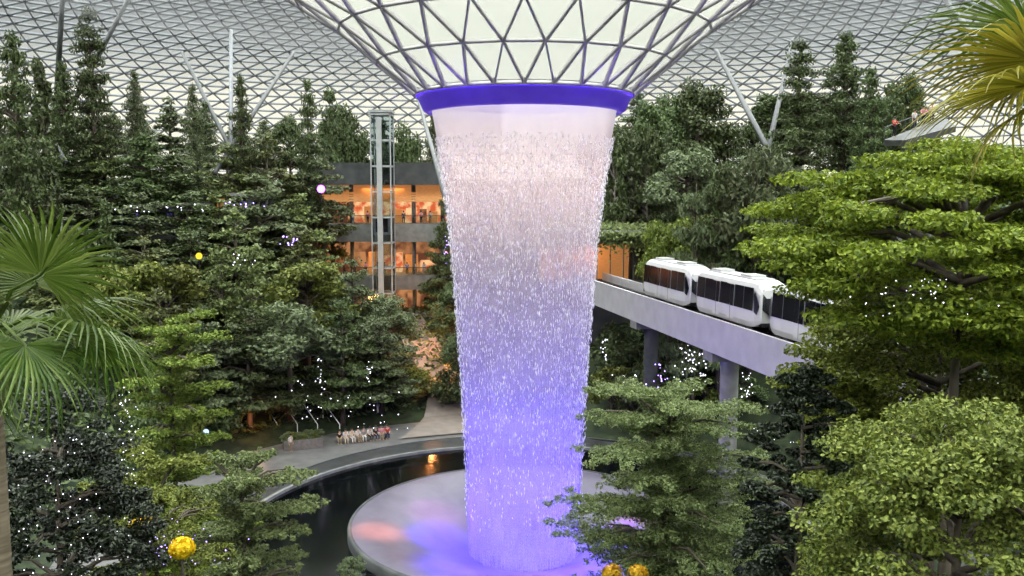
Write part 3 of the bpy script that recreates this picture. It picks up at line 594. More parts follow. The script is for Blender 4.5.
def make_car():
    o = empty('train_car', (0, 0, 0)); L = CL / 2
    loft([sec(-L + .75, 2.55, .12, 3.25), sec(-L + 1.3, 2.7, 0, 3.35), sec(L - 1.3, 2.7, 0, 3.35), sec(L - .75, 2.55, .12, 3.25)], 'body', M['carpaint'], o)
    for s in (-1, 1):      # slanted faceted noses with dark windscreens
        X = L - .75
        ns = [sec(s * X, 2.55, .12, 3.25), sec(s * (X + .45), 2.3, .3, 2.75), sec(s * (X + .62), 2.1, .4, 1.5)]
        if s < 0: ns = ns[::-1]
        nz = loft(ns, 'nose', M['white'], o)
        f = lambda y, z: (s * (X + .22 + .42 * (3.05 - z) / 2.2), y, z)
        q = [f(-.85, 2.75), f(.85, 2.75), f(1.02, 1.35), (s * (X + .68), .55, .95), (s * (X + .68), -.55, .95), f(-1.02, 1.35)]
        MB().add([(v[0] + s * .14, v[1], v[2]) for v in q], [tuple(range(6)) if s > 0 else tuple(range(6))[::-1]]).build('windscreen', M['darkglass'], o)
        for t in (-1, 1):
            q = [(s * (X - .05), t * 1.335, 2.45), (s * (X + .12), t * 1.28, 2.6), (s * (X + .52), t * 1.18, 1.6), (s * (X + .3), t * 1.27, .95), (s * (X + .02), t * 1.345, 1.15)]
            MB().add(q, [tuple(range(5)) if s * t < 0 else tuple(range(5))[::-1]]).build('corner_window', M['darkglass'], nz)
        MB().box((s * (X + .5), 0, .28), (.5, 2.1, .25)).build('bumper', M['black'], o)
    for s in (-1, 1):
        y = s * 1.352
        def side(x0, x1, z0, z1, name, m, e=.03, sl=0):
            k = (z0 + z1) / 2; lean = .0
            vs = [(x0 + sl, s * (1.35 - .081 * (z0 - 1.5) / 1.25 if z0 > 1.5 else 1.35) + s * e, z0), (x1 - sl, s * (1.35 - (.081 * (z0 - 1.5) / 1.25 if z0 > 1.5 else 0)) + s * e, z0), (x1, s * (1.35 - .081 * (z1 - 1.5) / 1.25) + s * e, z1), (x0, s * (1.35 - .081 * (z1 - 1.5) / 1.25) + s * e, z1)]
            return MB().add(vs, [(0, 1, 2, 3) if s > 0 else (3, 2, 1, 0)]).build(name, m, o)
        for a, b in ((-4.9, -3.42), (-3.38, -1.9), (-.62, .62), (1.9, 3.38), (3.42, 4.9)): side(a, b, 1.22, 2.86, 'window', M['darkglass'])
        for c in (-1.26, 1.26):
            d = side(c - .62, c + .62, .18, 2.88, 'door', M['carpaint'], .035)
            for q in (-.3, .3):
                w = MB().add([(c + q - .28, s * 1.415, 1.22), (c + q + .28, s * 1.415, 1.22), (c + q + .28, s * 1.325, 2.82), (c + q - .28, s * 1.325, 2.82)], [(0, 1, 2, 3) if s > 0 else (3, 2, 1, 0)]).build('door_window', M['darkglass'], d)
            MB().box((c, s * 1.39, .85), (.03, .01, 1.35)).build('door_seam', M['black'], d)
    MB().box((0, 0, 3.37), (8.2, 1.5, .1)).build('roof_panel', M['carroof'], o)
    for x in (-3, 2.2): MB().box((x, 0, 3.5), (1.7, 1.2, .18)).build('roof_unit', M['white'], o)
    for x in (-3.6, 3.6):
        b = MB().box((x, 0, -.25), (2.0, 1.7, .35)).build('bogie', M['black'], o)
        for yy in (-1, 1):
            for xx in (-.55, .55): MB().tube([(x + xx, yy * .98, -.3), (x + xx, yy * 1.25, -.3)], .45, 14).build('wheel', M['black'], b, True)
    return o
car0 = make_car(); clabs = ['white train car with dark windows, farther one beside the tunnel', 'white train car with dark windows, middle one in full view', 'white train car mostly hidden by the yellowish tree']
for i, s in enumerate((19.0, 31.6, 44.2)):
    c = car0 if i == 0 else copy_tree(car0)
    c.matrix_world = TM @ Matrix.Translation((s, 2.1, 0.0)); tag(c, clabs[i], 'train', 'cars of the white train')
# tunnel mouth in the hill
tun = empty('tunnel_portal', (12.5, 42, 0), label='concrete tunnel mouth with glazed warm lit side under the planted roof', cat='tunnel')
def rbox(nm, x0, x1, y0, y1, z0, z1, m, par, org): return MB().box(((x0 + x1) / 2 - org[0], (y0 + y1) / 2 - org[1], (z0 + z1) / 2 - org[2]), (x1 - x0, y1 - y0, z1 - z0)).build(nm, m, par)
og = (12.5, 42, 0)
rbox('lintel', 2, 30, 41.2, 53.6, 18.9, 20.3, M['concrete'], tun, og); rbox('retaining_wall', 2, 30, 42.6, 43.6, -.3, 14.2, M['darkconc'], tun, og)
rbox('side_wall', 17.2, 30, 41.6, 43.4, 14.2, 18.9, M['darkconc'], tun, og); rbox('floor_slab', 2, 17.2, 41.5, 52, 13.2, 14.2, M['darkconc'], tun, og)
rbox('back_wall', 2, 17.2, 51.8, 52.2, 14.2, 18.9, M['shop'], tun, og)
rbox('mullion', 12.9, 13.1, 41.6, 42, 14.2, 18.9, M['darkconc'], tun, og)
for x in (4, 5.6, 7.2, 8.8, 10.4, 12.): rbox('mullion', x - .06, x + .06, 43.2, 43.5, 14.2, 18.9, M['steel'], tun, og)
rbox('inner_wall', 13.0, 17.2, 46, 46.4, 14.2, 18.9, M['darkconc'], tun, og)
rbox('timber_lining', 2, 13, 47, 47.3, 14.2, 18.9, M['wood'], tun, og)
def hang(n):
    x = RS.uniform(2, 30, n); P = np.stack([x, 41.1 - np.abs(RS.normal(size=n)) * .3, 20.3 - np.abs(RS.normal(size=n)) * .9], 1)
    x2 = RS.uniform(3, 30, n * 2); y2 = RS.uniform(41.5, 62, n * 2); P2 = np.stack([x2, y2, np.maximum(terr(x2, y2), 20.3) + np.abs(RS.normal(size=n * 2)) * .3 + .2], 1); P = np.concatenate([P, P2])
    V, Q = leafquads(P, RS.normal(size=P.shape) * .5 + np.array([[0, -.6, .8]]), .5, .28); return npmesh('roof_planting', V, Q, LM['olive'])
tag(link('roof_planting', hang(5000)), 'green ground cover on the roof over the tunnel mouth, trailing over its edge', 'plants', kind='stuff')

# ------------------------------------------------------------------ lit terraces with lift tower
tb = empty('terrace_building', (-19.5, 60, 8), label='two storey terrace of warm lit shops behind the glass lift tower', cat='building'); og = (-19.5, 60, 8)
BX0, BX1 = -30, -10.5
for z0, z1, nm in ((11.4, 13.4, 'floor_slab'), (18.1, 20.6, 'floor_slab'), (26.0, 29.0, 'roof_slab')): rbox(nm, BX0, BX1, 60, 74, z0, z1, M['concrete'] if z0 < 26 else M['darkconc'], tb, og)
rbox('floor_slab', BX0, BX1, 60, 74, 7.4, 8.1, M['concrete'], tb, og)
for z0, z1, m in ((8.1, 11.4, 'shop'), (13.4, 18.1, 'shop'), (20.6, 23.8, 'shop2')): rbox('shop_front', BX0, BX1, 66.5, 66.8, z0, z1, M[m], tb, og)
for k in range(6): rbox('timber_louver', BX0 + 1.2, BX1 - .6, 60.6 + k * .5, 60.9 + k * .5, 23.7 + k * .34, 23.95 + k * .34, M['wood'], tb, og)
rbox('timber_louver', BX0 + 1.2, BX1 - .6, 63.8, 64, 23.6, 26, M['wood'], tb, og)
for x in (-28.5, -24.4, -15.6, -11.5):
    for z0, z1 in ((8.1, 11.4), (13.4, 18.1), (20.6, 26)): MB().tube([(x + 19.5, 2.5, z0 - 8), (x + 19.5, 2.5, z1 - 8)], .3, 12).build('column', M['concrete'], tb, True)
rnd = random.Random(3)
for z0, hh in ((8.1, 2.6), (13.4, 3.2), (20.6, 2.4)):
    x = BX0 + .6
    while x < BX1 - 1:
        w = rnd.uniform(.9, 2.0)
        if rnd.random() < .75: rbox('display', x, x + w, 65.2, 66.2, z0, z0 + rnd.uniform(.5, 1) * hh, rnd.choice([M['shop2'], M['shop'], M['wood'], M['darkconc'], M['warm'] if rnd.random() < .25 else M['shop']]), tb, og)
        x += w + rnd.uniform(.2, .7)
for z in (13.4, 20.6):
    rbox('glass_balustrade', BX0, BX1, 60.1, 60.16, z, z + 1.1, M['railglass'], tb, og); rbox('handrail', BX0, BX1, 60.08, 60.18, z + 1.1, z + 1.18, M['tube'], tb, og)
# lift tower
lt = empty('lift_tower', (-19.0, 56.6, 8), label='slim glass and steel lift tower in front of the lit terraces', cat='tower'); og2 = (-19.0, 56.6, 8)
for x in (-1.3, 1.3):
    for y in (-1.5, 1.5): MB().box((x, y, 13.6), (.16, .16, 27.8)).build('corner_post', M['lifttube'], lt)
MB().box((-.15, -1.75, 13.3), (.7, .35, 27)).build('mast', M['lifttube'], lt)
for z in np.arange(0, 28, 3.4):
    for y in (-1.5, 1.5): MB().box((0, y, z), (2.6, .16, .2)).build('ring_beam', M['lifttube'], lt)
    for x in (-1.3, 1.3): MB().box((x, 0, z), (.16, 3.0, .2)).build('ring_beam', M['lifttube'], lt)
for y in (-1.5, 1.5): MB().box((0, y, 13.6), (2.5, .03, 27.2)).build('glass_panel', M['railglass'], lt)
for x in (-1.3, 1.3): MB().box((x, 0, 13.6), (.03, 2.9, 27.2)).build('glass_panel', M['railglass'], lt)
MB().box((0, 0, 27.6), (3.0, 3.4, .35)).build('cap_slab', M['lifttube'], lt)
lc = empty('lift_cabin', (-19, 56.6, 19.3), label='grey lift cabin inside the glass tower at the upper terrace', cat='lift')
MB().box((0, 0, 1.25), (2.3, 2.6, 2.5)).build('cabin', M['steel'], lc); MB().box((.0, -1.32, 1.3), (1.6, .04, 1.9)).build('cabin_door', M['darkglass'], lc)
# lit path up the ravine
def strip(name, pts, w, m, up=.16):
    mb = MB(); vs = []; fs = []
    for i, (x, y) in enumerate(pts):
        a = pts[max(i - 1, 0)]; b = pts[min(i + 1, len(pts) - 1)]; dx, dy = b[0] - a[0], b[1] - a[1]; l = math.hypot(dx, dy); ww = w * (1 + 2.6 * max(0, 1 - i / 9) ** 1.5); nx, ny = -dy / l * ww / 2, dx / l * ww / 2
        z = tz(x, y) + up; vs += [(x + nx, y + ny, z), (x - nx, y - ny, z)]
        if i: fs.append((2 * i - 2, 2 * i - 1, 2 * i + 1, 2 * i))
    return mb.add(vs, fs).build(name, m)
M['path'] = mat('warm path', (.17, .14, .12), (.23, .19, .16), 1, .6)
tag(strip('path_1', [(-6 - 11 * t, 30 + 30 * t) for t in np.linspace(-.12, 1, 26)], 4.6, M['path']), kind='structure')
# left terrace walls among the trees
def terrace(x0, x1, d, ytop, ybot, label, lit):
    a = at(x0, ybot, d); b = at(x1, ytop, d); w = b.x - a.x; h = b.z - a.z
    o = empty('terrace_pavilion', ((a.x + b.x) / 2, a.y, a.z), 0, label=label, cat='pavilion')
    MB().box((0, 2, h / 2), (w, .3, h)).build('back_wall', M['darkconc'], o); MB().box((0, 1, h + .2), (w + .6, 2.6, .4)).build('roof_slab', M['concrete'], o)
    MB().box((0, 1, -2.0), (w + .6, 2.6, 4.0)).build('plinth', M['darkconc'], o); MB().box((0, -.25, .5), (w, .05, 1.0)).build('glass_balustrade', M['railglass'], o)
    for q in (-.48, -.16, .16, .48): MB().box((q * w, 0, h / 2), (.25, .25, h)).build('post', M['steel'], o)
    for q, m in lit: MB().box((q * w, 1.75, h * .5), (w * .16, .1, h * .75)).build('lit_panel', M[m], o)
terrace(120, 205, 110, 206, 228, 'low dark terrace pavilion with a violet panel among the left trees', ((-.32, 'screen'), (.05, 'screen')))
terrace(205, 268, 112, 196, 216, 'low terrace pavilion with timber and violet panels on the upper left slope', ((-.3, 'wood'), (.1, 'screen')))
# right high walkway with canopy slab
wk = at(884, 140, 82); wo = empty('canopy_walkway', wk, 0, label='pale grey walkway slab with railing rising to the right among trees', cat='walkway')
A = Vector((0, 0, 0)); B = at(944, 117, 86) - wk; C = at(956, 126, 78) - wk; D = at(905, 140, 76) - wk
MB().add([A, B, C, D] + [p - Vector((0, 0, .5)) for p in (A, B, C, D)], [(3, 2, 1, 0), (4, 5, 6, 7), (0, 1, 5, 4), (1, 2, 6, 5), (2, 3, 7, 6), (3, 0, 4, 7)]).build('slab', M['tube'], wo)
for t in (0, .33, .66, 1): 
    p = A.lerp(B, t); MB().tube([p, p + Vector((0, 0, 1.1))], .05, 6).build('railing_post', M['tube'], wo)
MB().tube([A + Vector((0, 0, 1.1)), B + Vector((0, 0, 1.1))], .05, 6).build('handrail', M['tube'], wo)
for p in (A.lerp(C, .3), A.lerp(C, .75)): MB().tube([p - Vector((0, 0, .4)), Vector((p.x, p.y, tz(p.x + wk.x, p.y + wk.y) - wk.z - .3))], .3, 10).build('support', M['concrete'], wo)

# ------------------------------------------------------------------ people
def skin_mesh(joints, edges, radii, m, name, sub=1):
    me = bpy.data.meshes.new('t'); names = list(joints); idx = {n: i for i, n in enumerate(names)}
    me.from_pydata([joints[n] for n in names], [(idx[a], idx[b]) for a, b in edges], []); ob = bpy.data.objects.new('t', me); COL.objects.link(ob)
    sk = ob.modifiers.new('s', 'SKIN'); sk.use_smooth_shade = True
    for i, n in enumerate(names):
        r = radii[n]; v = me.skin_vertices[0].data[i]; v.radius = (r, r) if not hasattr(r, '__len__') else r; v.use_root = (i == 0)
    ss = ob.modifiers.new('u', 'SUBSURF'); ss.levels = sub; ss.render_levels = sub
    dg = bpy.context.evaluated_depsgraph_get(); out = bpy.data.meshes.new_from_object(ob.evaluated_get(dg)); out.name = name; out.materials.clear(); out.materials.append(m)
    bpy.data.objects.remove(ob); return out
def person_meshes(pose):
    J = {}; sit = pose == 'sit'; pz = .50 if sit else .92
    J['pelvis'] = (0, 0, pz); J['waist'] = (0, .02, pz + .16); J['chest'] = (0, .02 if not sit else -.01, pz + .36); J['neck'] = (0, 0 if not sit else -.03, pz + .56); J['chin'] = (0, -.03 if not sit else -.06, pz + .64); J['head'] = (0, -.03 if not sit else -.06, pz + .73)
    E = [('pelvis', 'waist'), ('waist', 'chest'), ('chest', 'neck'), ('neck', 'chin'), ('chin', 'head')]; Rd = dict(pelvis=(.15, .11), waist=(.13, .10), chest=(.16, .11), neck=.06, chin=.08, head=.105)
    for s, n in ((-1, 'l'), (1, 'r')):
        J['hip' + n] = (s * .1, 0, pz - .04); Rd['hip' + n] = .09
        if sit: J['knee' + n] = (s * .13, -.44, pz - .02); J['ank' + n] = (s * .13, -.42, .09); J['toe' + n] = (s * .14, -.6, .04)
        else: J['knee' + n] = (s * .11, -.03, .48); J['ank' + n] = (s * .11, .02, .08); J['toe' + n] = (s * .13, -.16, .04)
        Rd['knee' + n] = .06; Rd['ank' + n] = .045; Rd['toe' + n] = .035
        cz = pz + .48; cy = J['chest'][1]; J['sho' + n] = (s * .19, cy, cz); Rd['sho' + n] = .06
        if sit: J['elb' + n] = (s * .25, cy - .08, pz + .2); J['wri' + n] = (s * .16, -.32, pz + .1); hv = (-s * .3, -.9, -.2)
        elif pose == 'rail': J['elb' + n] = (s * .27, cy - .16, pz + .25); J['wri' + n] = (s * .2, -.38, pz + .24); hv = (0, -.9, -.4)
        else: J['elb' + n] = (s * .24, cy + .02, pz + .2); J['wri' + n] = (s * .25, -.05, pz - .04); hv = (0, -.2, -.97)
        Rd['elb' + n] = .042; Rd['wri' + n] = .03
        w = Vector(J['wri' + n]); hv = Vector(hv).normalized(); lat = hv.cross(Vector((0, 1, .3))).normalized(); J['palm' + n] = w + hv * .07; Rd['palm' + n] = .03
        E += [('pelvis', 'hip' + n), ('hip' + n, 'knee' + n), ('knee' + n, 'ank' + n), ('ank' + n, 'toe' + n), ('chest', 'sho' + n), ('sho' + n, 'elb' + n), ('elb' + n, 'wri' + n), ('wri' + n, 'palm' + n)]
        for k, (of, ln) in enumerate(((-.03, .075), (-.01, .09), (.01, .085), (.03, .065))):
            a = 'f%d%s' % (k, n); b = 'g%d%s' % (k, n); J[a] = w + hv * (.10) + lat * of; J[b] = w + hv * (.10 + ln * .8) + lat * of * 1.2 + Vector((0, 0, -.02)); Rd[a] = .010; Rd[b] = .008; E += [('palm' + n, a), (a, b)]
        J['th' + n] = w + hv * .06 + lat * -s * .055; Rd['th' + n] = .010; E.append(('palm' + n, 'th' + n))
    body = skin_mesh(J, E, Rd, M['skin'], 'body')
    sel = lambda ns: ({n: J[n] for n in ns}, [e for e in E if e[0] in ns and e[1] in ns])
    def inf(ns, k=.018): 
        o = {}
        for n in ns: r = Rd[n]; o[n] = (r[0] + k, r[1] + k) if hasattr(r, '__len__') else r + k
        return o
    a = ['pelvis', 'waist', 'chest', 'shol', 'shor', 'elbl', 'elbr']; j, e = sel(a); shirt = skin_mesh(j, e, inf(a), None, 'shirt')
    b = ['pelvis', 'hipl', 'hipr', 'kneel', 'kneer', 'ankl', 'ankr']; j, e = sel(b); tro = skin_mesh(j, e, inf(b, .014), None, 'trousers')
    h = J['head']; hm = MB().ball((h[0], h[1] + .025, h[2] + .04), .118, 12, 8, (1, 1.05, 1)).mesh('hair', M['hair'], True)
    fm = MB().ball((h[0], h[1] - .115, h[2] - .02), .02, 6, 5, (.8, 1.2, 1.2))
    for s in (-1, 1): fm.ball((s * .108, h[1], h[2] - .02), .03, 6, 5, (.4, .8, 1))
    em = MB()
    for s in (-1, 1): em.ball((s * .038, h[1] - .098, h[2] + .01), .014, 6, 5)
    em.box((0, h[1] - .098, h[2] - .06), (.05, .012, .012))
    return body, shirt, tro, hm, fm.mesh('nose_and_ears', M['skin'], True), em.mesh('eyes_and_mouth', M['hair'])
PM = {k: person_meshes(k) for k in ('sit', 'stand', 'rail')}
CLOTH = {}
def cloth(n, c):
    if n not in CLOTH: CLOTH[n] = mat(n + ' cloth', c, [x * .85 for x in c], 9, .9)
    return CLOTH[n]
CC = {'white': (.62, .6, .58), 'pink': (.6, .22, .3), 'black': (.02, .02, .022), 'cream': (.6, .5, .38), 'blue': (.1, .18, .42), 'grey': (.25, .25, .26), 'red': (.5, .06, .05), 'navy': (.02, .03, .08), 'khaki': (.28, .22, .13), 'green': (.1, .22, .1), 'orange': (.6, .25, .08)}
def person(pose, loc, rz, sh, tr, label, grp, sc=1.0):
    o = empty('person', loc, rz, label=label, cat='person', group=grp); o.scale = (sc,) * 3
    b, s, t, h, f, e = PM[pose]; link('body', b, o); link('hair', h, o); link('nose_and_ears', f, o); link('eyes_and_mouth', e, o)
    for nm, me, c in (('shirt', s, sh), ('trousers', t, tr)):
        q = link(nm, me, o)
        if not me.materials: me.materials.append(None)
        q.material_slots[0].link = 'OBJECT'; q.material_slots[0].material = cloth(c, CC[c])
    return o
# bench with seated row at the plaza edge
bc = at(364, 445, 88); ba = R(24); bn = empty('plaza_bench', (bc.x, bc.y, .12), ba, label='long low dark bench under the row of seated people', cat='bench')
MB().box((0, .1, .44), (5.6, .6, .1)).build('seat', M['planter'], bn); MB().box((-2.4, .1, .2), (.3, .5, .4)).build('leg', M['planter'], bn); MB().box((2.4, .1, .2), (.3, .5, .4)).build('leg', M['planter'], bn); MB().box((0, .1, .2), (.3, .5, .4)).build('leg', M['planter'], bn)
seq = [('black', 'khaki'), ('white', 'cream'), ('cream', 'white'), ('white', 'khaki'), ('grey', 'white'), ('white', 'black'), ('black', 'navy'), ('pink', 'khaki'), ('red', 'navy')]
for i, (a, b) in enumerate(seq):
    off = -2.45 + i * .61; x = bc.x + math.cos(ba) * off; y = bc.y + math.sin(ba) * off
    nm = {'cream': 'cream', 'white': 'white'}.get(a, a)
    person('sit', (x, y, .14), ba + ju(-.25, .25), a, b, 'seated person in %s top, %s from the left on the plaza bench' % (nm, ORD[i]), 'people seated on the plaza bench', 1.05)
pp = at(291, 457, 84); person('stand', (pp.x, pp.y, .12), ba + .6, 'white', 'khaki', 'person in a white top standing at the left end of the planter', None)
for i, (px, py, c, t) in enumerate(((378, 420, 'blue', 'white'), (447, 402, 'grey', 'black'), (463, 404, 'black', 'navy'), (410, 408, 'white', 'black'))):
    q = at(px, py, 94); d = 24.7 / -ray(px, py).z; q = at(px, py, d); person('stand', (q.x, q.y, max(.14, tz(q.x, q.y))), ju(0, 6), c, t, 'person in a %s top standing on the plaza %s' % (c, ('near the seated row', 'at the ravine mouth', 'closest to the waterfall', 'below the lit path')[i]), 'people standing on the plaza')
cs = list(CC)
for z, n, lv in ((13.42, 12, 'lower terrace'), (20.62, 9, 'upper terrace')):
    xs = [BX0 + 1.6 + (BX1 - BX0 - 3) * (k + .5) / n + ju(-.35, .35) for k in range(n)]
    for k, x in enumerate(xs):
        c = ch(cs); person('rail' if k % 3 else 'stand', (x, 60.66, z), ju(-.3, .3) + (0 if k % 3 else ju(0, 6)), c, ch(['black', 'navy', 'khaki', 'white']), 'person in a %s top at the %s glass balustrade, %s from the left' % (c, lv, ORD[k]), 'people at the ' + lv + ' balustrade')
for k, (t, c, b) in enumerate(((.45, 'white', 'navy'), (.6, 'pink', 'black'), (.74, 'cream', 'navy'), (.12, 'red', 'black'))):
    p = wk + A.lerp(B, t) + (D - A) * .12; person('rail' if k % 2 else 'stand', (p.x, p.y, p.z + .02), ju(-.5, .5), c, b, 'person in a %s top on the high walkway at right' % c, 'people on the high walkway')
# planter box by the plaza
pc = at(303, 452, 85.5); pn = empty('plaza_planter', (pc.x, pc.y, .12), ba - .05, label='grey rectangular planter box full of leafy plants beside the plaza', cat='planter')
mb = MB(); w, d_, h = 3.6, 1.3, .95
for bx in (((0, -d_ / 2, h / 2), (w, .12, h)), ((0, d_ / 2, h / 2), (w, .12, h)), ((-w / 2, 0, h / 2), (.12, d_, h)), ((w / 2, 0, h / 2), (.12, d_, h)), ((0, 0, .3), (w, d_, .6))): mb.box(*bx)
mb.build('box', M['planter'], pn)
for i in range(7):
    ps_ = empty('planter_shrub', pn.matrix_world @ Vector((0, 0, 0)), label='low leafy plant in the plaza planter box', cat='plant', group='plants in the plaza planter')
    lx = -1.5 + i * .5; p = Vector((pc.x + math.cos(ba) * lx, pc.y + math.sin(ba) * lx, .75)); ps_.location = p; s = ju(.26, .36); ps_.scale = (s, s, s * 1.1)
    link('foliage', PROTO['shrub%d' % (1 if i % 2 else 0)][0][1], ps_); ps_['label'] = 'low leafy plant in the plaza planter box, %s from the left' % ORD[i]
# stepped seating with handrails behind the plaza
for k in range(4):
    a = at(300, 420, 92); st = MB().box((0, 0, 0), (11, 1.0, .42)).build('seating_step', M['darkconc']); st.location = (a.x - k * .25, a.y + k * 1.0 + 1.5, .3 + k * .42); st.rotation_euler = (0, 0, ba)
    tag(st, 'long dark seating step behind the planter, %s from the bottom' % ORD[k], 'step', 'seating steps behind the plaza')
for k, px in enumerate((276, 296, 316, 338)):
    d = 91; p = at(px, 424, d); h = empty('stair_handrail', (p.x, p.y, .3), ba, label='thin slanting pale handrail on the seating steps, %s from the left' % ORD[k], cat='handrail', group='handrails on the seating steps')
    MB().tube([(0, -.8, .9), (-.9, 3.2, 2.6)], .05, 6).build('rail', M['white'], h); MB().tube([(0, -.8, -.3), (0, -.8, .9)], .05, 6).build('post', M['white'], h); MB().tube([(-.9, 3.2, .3), (-.9, 3.2, 2.6)], .05, 6).build('post', M['white'], h)
# ------------------------------------------------------------------ fairy lights and lamps
def lights(cx, cy, d, w, h, n, r, m, label, grp='strings of fairy lights', vert=False):
    mb = MB(); pts = []; rnd = random.Random(int(cx * 7 + cy)); c = at(cx, cy, d)
    for i in range(n):
        q = at(cx + rnd.gauss(0, w / 2.6), cy + rnd.uniform(-h / 2, h / 2), d + rnd.uniform(-.6, .6)); pts.append(q - c)
    pts.sort(key=lambda p: p.z)
    for p in pts: mb.ball(p, r * rnd.uniform(.6, 1.2), 5, 4)
    o = empty('fairy_lights', c, label=label, cat='lights', group=grp); b = mb.build('bulbs', m, o); b['kind'] = 'stuff'
    MB().tube(pts, r * .15, 3, False).build('wire', M['black'], o)
B_, V_ = M['bulb'], M['violetbulb']
lights(60, 505, 15.6, 95, 160, 90, .010, B_, 'tiny white lights scattered in the dark leafy tree at bottom left')
lights(125, 450, 23, 16, 130, 70, .015, B_, 'vertical string of white lights right of the dark leafy tree'); lights(160, 540, 22, 80, 50, 60, .015, V_, 'violet white lights low down between the two left bushes')
lights(790, 460, 23.6, 46, 150, 34, .010, B_, 'faint white dots in the dark narrow tree')  # scatters small white emissive dots through the narrow tree
lights(925, 296, 15.6, 95, 40, 40, .011, B_, 'white leaf glints and blossom, as added glowing dots, in the large bright green tree')  # added emissive dots stand in for leaf gloss and blossom
lights(604, 350, 88, 6, 26, 14, .062, B_, 'short light string under the track closest to the waterfall'); lights(686, 362, 84, 14, 40, 34, .062, B_, 'dense white lights left of the track pier'); lights(660, 378, 84, 16, 30, 18, .065, V_, 'violet lights in the shade under the track'); lights(700, 372, 83, 12, 40, 24, .062, B_, 'white lights just beside the track pier'); lights(630, 385, 80, 14, 20, 14, .062, B_, 'white lights at the foot of the shade beside the waterfall'); lights(745, 385, 78, 14, 26, 18, .06, B_, 'white lights right of the track pier')
lights(368, 372, 92, 4, 22, 12, .062, B_, 'vertical light string above the seated people'); lights(320, 370, 88, 5, 26, 12, .06, B_, 'vertical light string left of the seated people'); lights(310, 400, 86, 50, 40, 26, .055, B_, 'sparse white lights over the seating steps'); lights(290, 240, 92, 14, 10, 12, .08, V_, 'violet lights in the middle of the left slope'); lights(385, 410, 92, 50, 50, 20, .055, B_, 'sparse white lights around the tree trunks behind the seated row')
lights(446, 250, 112, 3, 30, 10, .065, V_, 'violet light string left of the falling water'); lights(240, 260, 90, 20, 12, 10, .06, B_, 'white lights on the middle left slope'); lights(160, 208, 90, 60, 8, 14, .06, B_, 'row of white lights along the left terrace'); lights(245, 205, 92, 24, 6, 9, .08, V_, 'violet lights along the upper left pavilion')
def lamp(px, py, d, r, m, label, cat='lamp', name='spot_lamp'):
    p = at(px, py, d); o = empty(name, p, label=label, cat=cat); MB().ball((0, 0, 0), r, 10, 8).build('globe', m, o, True); MB().tube([(0, 0, -r * 3.5), (0, 0, -r * .8)], r * .22, 6).build('stem', M['black'], o)
lamp(321, 189, 104, .45, M['pink'], 'pink violet spot lamp above the left slope beside the terraces'); lamp(206, 432, 60, .2, M['bluelamp'], 'bluish white globe lamp left of the planter'); lamp(199, 256, 92, .35, M['yellow'], 'yellow lamp on the middle left slope')
for i, (px, py, d, lab) in enumerate(((142, 528, 20, 'larger yellow flower cluster below the left layered tree'), (182, 548, 21, 'smaller yellow flower cluster nearer the pool on the left'), (612, 573, 26, 'yellow flower cluster at the foot of the right layered tree'), (638, 574, 26, 'second yellow flower cluster at the foot of the right layered tree'))):
    p = at(px, py, d); n = 420; D = unit(RS.normal(size=(n, 3))) * (RS.rand(n, 1) ** .5) * np.array([[.32, .32, .26]]); V, Q = leafquads(D, D, .12, .08, True); o = empty('flower_cluster', p, label=lab, cat='flowers'); link('blossom', npmesh('blossom', V, Q, LM['flower']), o)
    MB().tube([(0, 0, -2.5), (0, 0, 0)], .04, 6).build('stem', M['bark'], o)

# ------------------------------------------------------------------ haze
def hazemat(name, dens, col):
    m, nt, out = nodes(name); v = N(nt, 'ShaderNodeVolumeScatter'); v.inputs['Color'].default_value = rgba(col); v.inputs['Density'].default_value = dens; nt.links.new(v.outputs[0], out.inputs['Volume']); return m
hz = MB().lathe([(.01, -3.2), (22, -3.2), (95, 3), (95, 36), (60, 44), (20, 36), (7, 30), (.01, 30)], 48).build('mist', hazemat('thin mist',  .0055, (.95, .97, 1)))
tag(hz, 'thin pale mist hanging in the whole hall around the waterfall', 'mist', kind='stuff')

def spraymat():
    m, nt, out = nodes('spray'); tc = N(nt, 'ShaderNodeTexCoord'); sx = N(nt, 'ShaderNodeSeparateXYZ'); nt.links.new(tc.outputs['Object'], sx.inputs[0])
    mp = N(nt, 'ShaderNodeMapping'); mp.inputs['Scale'].default_value = (1, 1, 0); nt.links.new(tc.outputs['Object'], mp.inputs[0])
    ln = N(nt, 'ShaderNodeVectorMath', operation='LENGTH'); nt.links.new(mp.outputs[0], ln.inputs[0])
    a = N(nt, 'ShaderNodeMapRange', interpolation_type='SMOOTHSTEP'); a.inputs['From Min'].default_value = 11; a.inputs['From Max'].default_value = 2.5; nt.links.new(ln.outputs['Value'], a.inputs['Value'])
    b = N(nt, 'ShaderNodeMapRange', interpolation_type='SMOOTHSTEP'); b.inputs['From Min'].default_value = 13; b.inputs['From Max'].default_value = -1; nt.links.new(sx.outputs[2], b.inputs['Value'])
    c = N(nt, 'ShaderNodeMath', operation='MULTIPLY'); nt.links.new(a.outputs[0], c.inputs[0]); nt.links.new(b.outputs[0], c.inputs[1])
    d = N(nt, 'ShaderNodeMath', operation='MULTIPLY'); nt.links.new(c.outputs[0], d.inputs[0]); d.inputs[1].default_value = .045
    v = N(nt, 'ShaderNodeVolumeScatter'); v.inputs['Color'].default_value = (.96, .96, 1, 1); nt.links.new(d.outputs[0], v.inputs['Density']); nt.links.new(v.outputs[0], out.inputs['Volume']); return m
sp = MB().lathe([(.01, -3.1), (11.2, -.4), (11.2, 13.2), (.01, 13.2)], 48).build('spray_cloud', spraymat(), wf); sp['kind'] = 'stuff'

